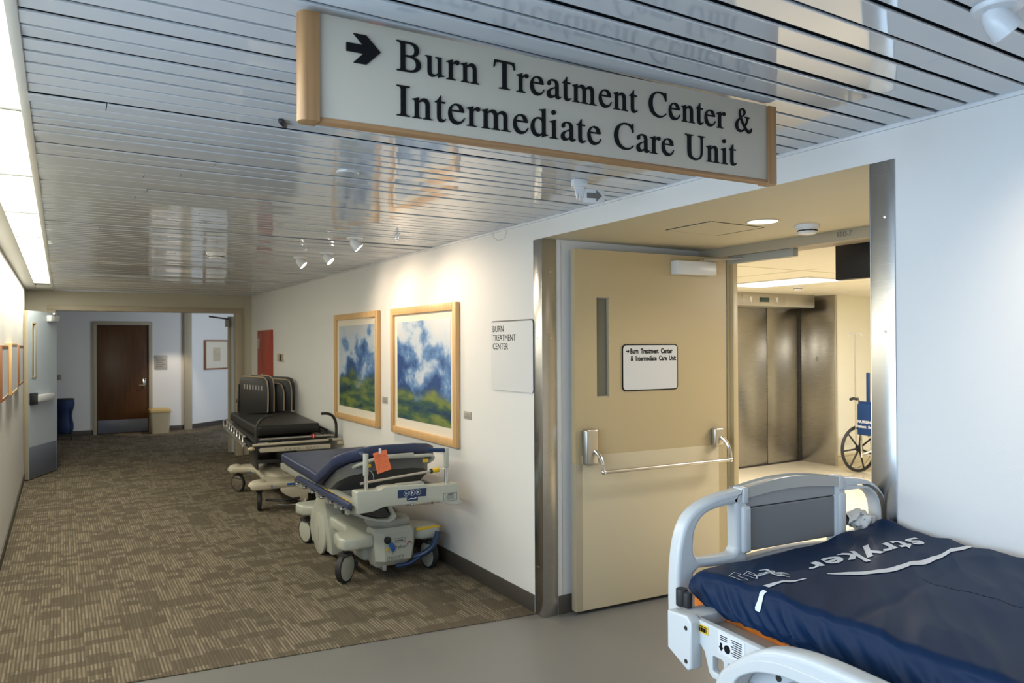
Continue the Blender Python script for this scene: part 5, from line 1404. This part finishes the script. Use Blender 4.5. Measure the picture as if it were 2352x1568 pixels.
b.box(-.36, .36, -.95, 1.0, .70, .735, .006)
b.build('litter_frame', M['frame_dark'], ks)
b = MB(); b.tube([(-.375, -1.03, .690), (.515, -.97, .696)], .013, 10); b.box(-.30, .40, -1.0, -.975, .610, .655, .003); e_ = b.build('end_rail', M['beige_plastic'], ks)
place(MB(), fit_mesh(text_mesh('P.E.S.S. - EAST', .03, .0003), width=.34, height=.022), frame_mx((-.06, -1.0015, .618), (1, 0, 0), (0, 0, 1))).build('end_lettering', M['grey_ink'], e_)
dp_ = MB().cyl((-.30, -1.01, .742), (.446, -.95, .738), .011, n=14).build('folded_drip_pole', M['alu'], ks)
for s0 in (0, 1): MB().cyl((.205 + .028 * s0, -.968, .7405), (.222 + .028 * s0, -.967, .7405), .0205, n=16).build('red_band', M['red_band'], dp_)
MB().cyl((.222, -.967, .7405), (.233, -.967, .7405), .0195, n=16).build('white_band', M['white_plastic'], dp_)
for x in (-.385, .505):
    MB().ball((x, -1.02 if x < 0 else -.98, .655), .028, (1.3, .9, .7)).build('corner_bumper', M['bin'], ks)
MB().tube([(-.339, -1.01, .70), (-.339, -1.01, .80), (-.330, -1.01, .875), (-.295, -1.008, .935), (-.24, -1.0, .965), (-.185, -.995, .968)], .014, 12, smooth=5).build('push_handle', M['rubber'], ks)
MB().tube([(.470, -.945, .70), (.472, -.945, .79), (.465, -.945, .875), (.43, -.948, .94), (.375, -.95, .965), (.315, -.955, .967)], .015, 12, smooth=5).build('push_handle', M['rubber'], ks)
pz = lambda x, y: .862 + .006 * noise.noise(Vector((x * 4, y * 2, 3))) - .02 * max(0, (abs(x) - .25)) 
soft_pad(dense([(-.30, -.91), (.31, -.87), (.325, -.80), (.325, .97), (.30, 1.0), (-.36, 1.0), (-.385, .95), (-.33, -.85)]), pz, .10, -.55, .62, -.02, 'pad', 'pad_black', ks, .022)
sr_ = MB(); sr_.box(-.455, -.435, -.98, .92, .69, .71, .004)
for i in range(7): sr_.tube([(-.445, -.85 + i * .26, .70), (-.44, -.80 + i * .26, .755), (-.43, -.72 + i * .26, .758)], .010, 8, smooth=3)
sr_.box(-.44, -.42, -.85, .92, .752, .772, .004)
sr_.build('lowered_side_rail', M['alu'], ks)
b = MB(); b.box(-.468, -.455, -1.0, .95, .672, .69, .003); b.tube([(-.46, .90, .69), (-.465, .96, .75), (-.45, .97, .77)], .010, 8); b.build('outer_rail', M['alu'], ks)
b = MB(); b.box(.405, .425, -.85, .95, .70, .72, .004)
for i in range(5): b.tube([(.415, -.8 + i * .35, .71), (.41, -.74 + i * .35, .775), (.40, -.65 + i * .35, .78)], .010, 8, smooth=3)
b.box(.395, .41, -.85, .9, .772, .79, .004); b.build('lowered_side_rail', M['frame_dark'], ks)

# upright padded boards leaning in a row on the black stretcher
def board(lx, ly, top, w, lean, lab, marks=False, piping=True, low=.868):
    wm = Matrix.Translation((2.08, 8.6, FZ)) @ Matrix.Rotation(R(-4.9), 4, 'Z')
    pos = wm @ Vector((lx, ly, low))
    o_ = empty('padded_board', pos, lab, 'pad', 'upright boards on the black stretcher', rotz=R(-4.9 - 24))
    H = top - low
    prof = [(-w, 0), (0, 0), (.0, H * .55), (-.012, H - .07), (-.035, H - .018), (-.08, H), (-w + .03, H + .015), (-w, H - .02)]
    prof = [(x - .012 * 0, z) for x, z in prof]
    mx = Matrix.Rotation(R(lean), 4, 'X')
    MB().prism(prof, 'Y', 0, .032, .006, mx=mx).build('board', M['pad_black'], o_)
    if piping:
        MB().tube([mx @ Vector(p) for p in [(.0, -.002, .01), (0, -.002, H * .55), (-.012, -.002, H - .07), (-.037, -.002, H - .018), (-.08, -.002, H), (-.13, -.002, H + .003), (-w + .04, -.002, H + .014)]], .0075, 8, smooth=4).build('piping', M['tan_piping'], o_)
    if marks:
        b_ = MB()
        for i in range(7): b_.box(-w + .055 + i * .034, -w + .067 + i * .034, -.003, .0, H - .135 - .004 * i, H - .080 - .004 * i, mx=mx)
        b_.build('white_marks', M['cap_grey'], o_)
        b_ = MB(); b_.box(-w - .018, -w - .002, -.01, .03, .02, H - .08, .004, mx=mx); b_.box(-w - .03, -w, -.012, .03, H * .30, H * .42, .004, mx=mx); b_.build('side_bracket', M['frame_dark'], o_)
    return o_
board(-.005, .52, 1.298, .345, -4, 'frontmost upright black board with white marks on the black stretcher', True)
board(.075, .585, 1.312, .30, -2, 'second upright black board, the tallest, on the black stretcher')
board(.205, .66, 1.215, .30, -1, 'third upright black board with the thickest tan edge on the black stretcher')
board(.305, .72, 1.255, .30, -3, 'fourth upright black board, close to the wall, on the black stretcher')
board(.350, .775, 1.285, .40, -2, 'rearmost plain black board without piping on the black stretcher', False, False)

# ------------------------------------------------------------------ wheelchair in the lift lobby
wc = empty('wheelchair', (8.84, 5.78, .001), 'dark blue wheelchair with an upright drip pole, half hidden behind the corner guard', 'wheelchair', rotz=R(-100))
def bigwheel(x):
    mxw = Matrix.Translation((x, 0, .305)) @ Matrix.Rotation(PI / 2, 4, 'Y')
    w_ = MB(); w_.tube([mxw @ Vector((.285 * math.cos(2 * PI * k / 48), .285 * math.sin(2 * PI * k / 48), 0)) for k in range(48)], .02, 10, closed=True)
    w_ = w_.build('rear_wheel', M['rubber'], wc)
    s_ = -1 if x < 0 else 1
    mh = Matrix.Translation((x + s_ * .04, 0, .305)) @ Matrix.Rotation(PI / 2, 4, 'Y')
    MB().tube([mh @ Vector((.25 * math.cos(2 * PI * k / 48), .25 * math.sin(2 * PI * k / 48), 0)) for k in range(48)], .009, 8, closed=True).build('hand_rim', M['chrome'], w_)
    sp_m = MB()
    for k in range(7):
        a = 2 * PI * k / 7 + .3
        sp_m.tube([mxw @ Vector((.03 * math.cos(a), .03 * math.sin(a), 0)), mxw @ Vector((.27 * math.cos(a), .27 * math.sin(a), 0))], [.013, .010], 8)
    sp_m.cyl((x - .03, 0, .305), (x + .03, 0, .305), .04); sp_m.build('spokes', M['rubber'], w_)
bigwheel(-.02 - .10); bigwheel(.50 - .10)
b = MB()
for x in (-.06, .34):
    b.tube([(x, -.02, .20), (x, -.03, .52), (x, -.06, .93), (x, -.14, .965), (x, -.20, .955)], .0125, 8, smooth=3)
    b.tube([(x, -.02, .50), (x, .50, .50), (x, .54, .15)], .0125, 8)
    b.tube([(x, -.02, .22), (x, .50, .22)], .0125, 8)
b.tube([(-.06, 0, .24), (.34, .4, .48)], .012, 8); b.tube([(.34, 0, .24), (-.06, .4, .48)], .012, 8)
b.build('frame', M['chrome'], wc)
for x in (-.06, .34): MB().tube([(x, -.10, .950), (x, -.155, .965), (x, -.205, .952)], .019, 10).build('hand_grip', M['rubber'], wc)
MB().box(-.05, .33, .0, .44, .49, .53, .01).build('seat', M['wheel_blue'], wc)
MB().box(-.05, .33, -.075, -.035, .52, .93, .012).build('backrest', M['wheel_blue'], wc)
pk = MB().box(-.045, .325, -.115, -.078, .50, .90, .014, seg=3).build('back_pouch', M['wheel_blue'], wc)
b = MB()
for tx, x, z, w, h in (('NURSING', -.13, .655, .25, .036), ('Patient  Services', -.15, .595, .37, .034), ('77 - 31', .10, .515, .12, .026)):
    place(b, fit_mesh(text_mesh(tx, .05, .0005, offset=.0015), width=w, height=h), frame_mx((x + .10, -.1165, z), (1, 0, 0), (0, 0, 1)))
b.build('pouch_lettering', M['white_print'], pk)
for x in (-.06, .34):
    MB().box(x - .025, x + .025, .05, .35, .70, .73, .01).build('armrest', M['rubber'], wc)
    MB().tube([(x, .06, .50), (x, .06, .71), (x, .34, .71), (x, .34, .50)], .010, 8).build('arm_frame', M['chrome'], wc)
    c_ = MB().cyl((x - .015, .46, .09), (x + .015, .46, .09), .09, n=24).build('front_caster', M['rubber'], wc)
    MB().box(x - .07, x + .07, .56, .72, .10, .115, .004).build('footplate', M['black'], wc)
dv = MB().cyl((-.055, -.12, .40), (-.055, -.13, 1.79), .008, n=10).build('drip_pole', M['alu'], wc)
MB().tube([(-.16, -.13, 1.765), (-.155, -.13, 1.79), (-.055, -.13, 1.80), (.045, -.13, 1.79), (.05, -.13, 1.765)], .006, 8, smooth=3).build('pole_hooks', M['white_plastic'], dv)
MB().box(.06, .11, -.070, -.042, .90, 1.30, .012).build('raised_headrest', M['wheel_blue'], wc)
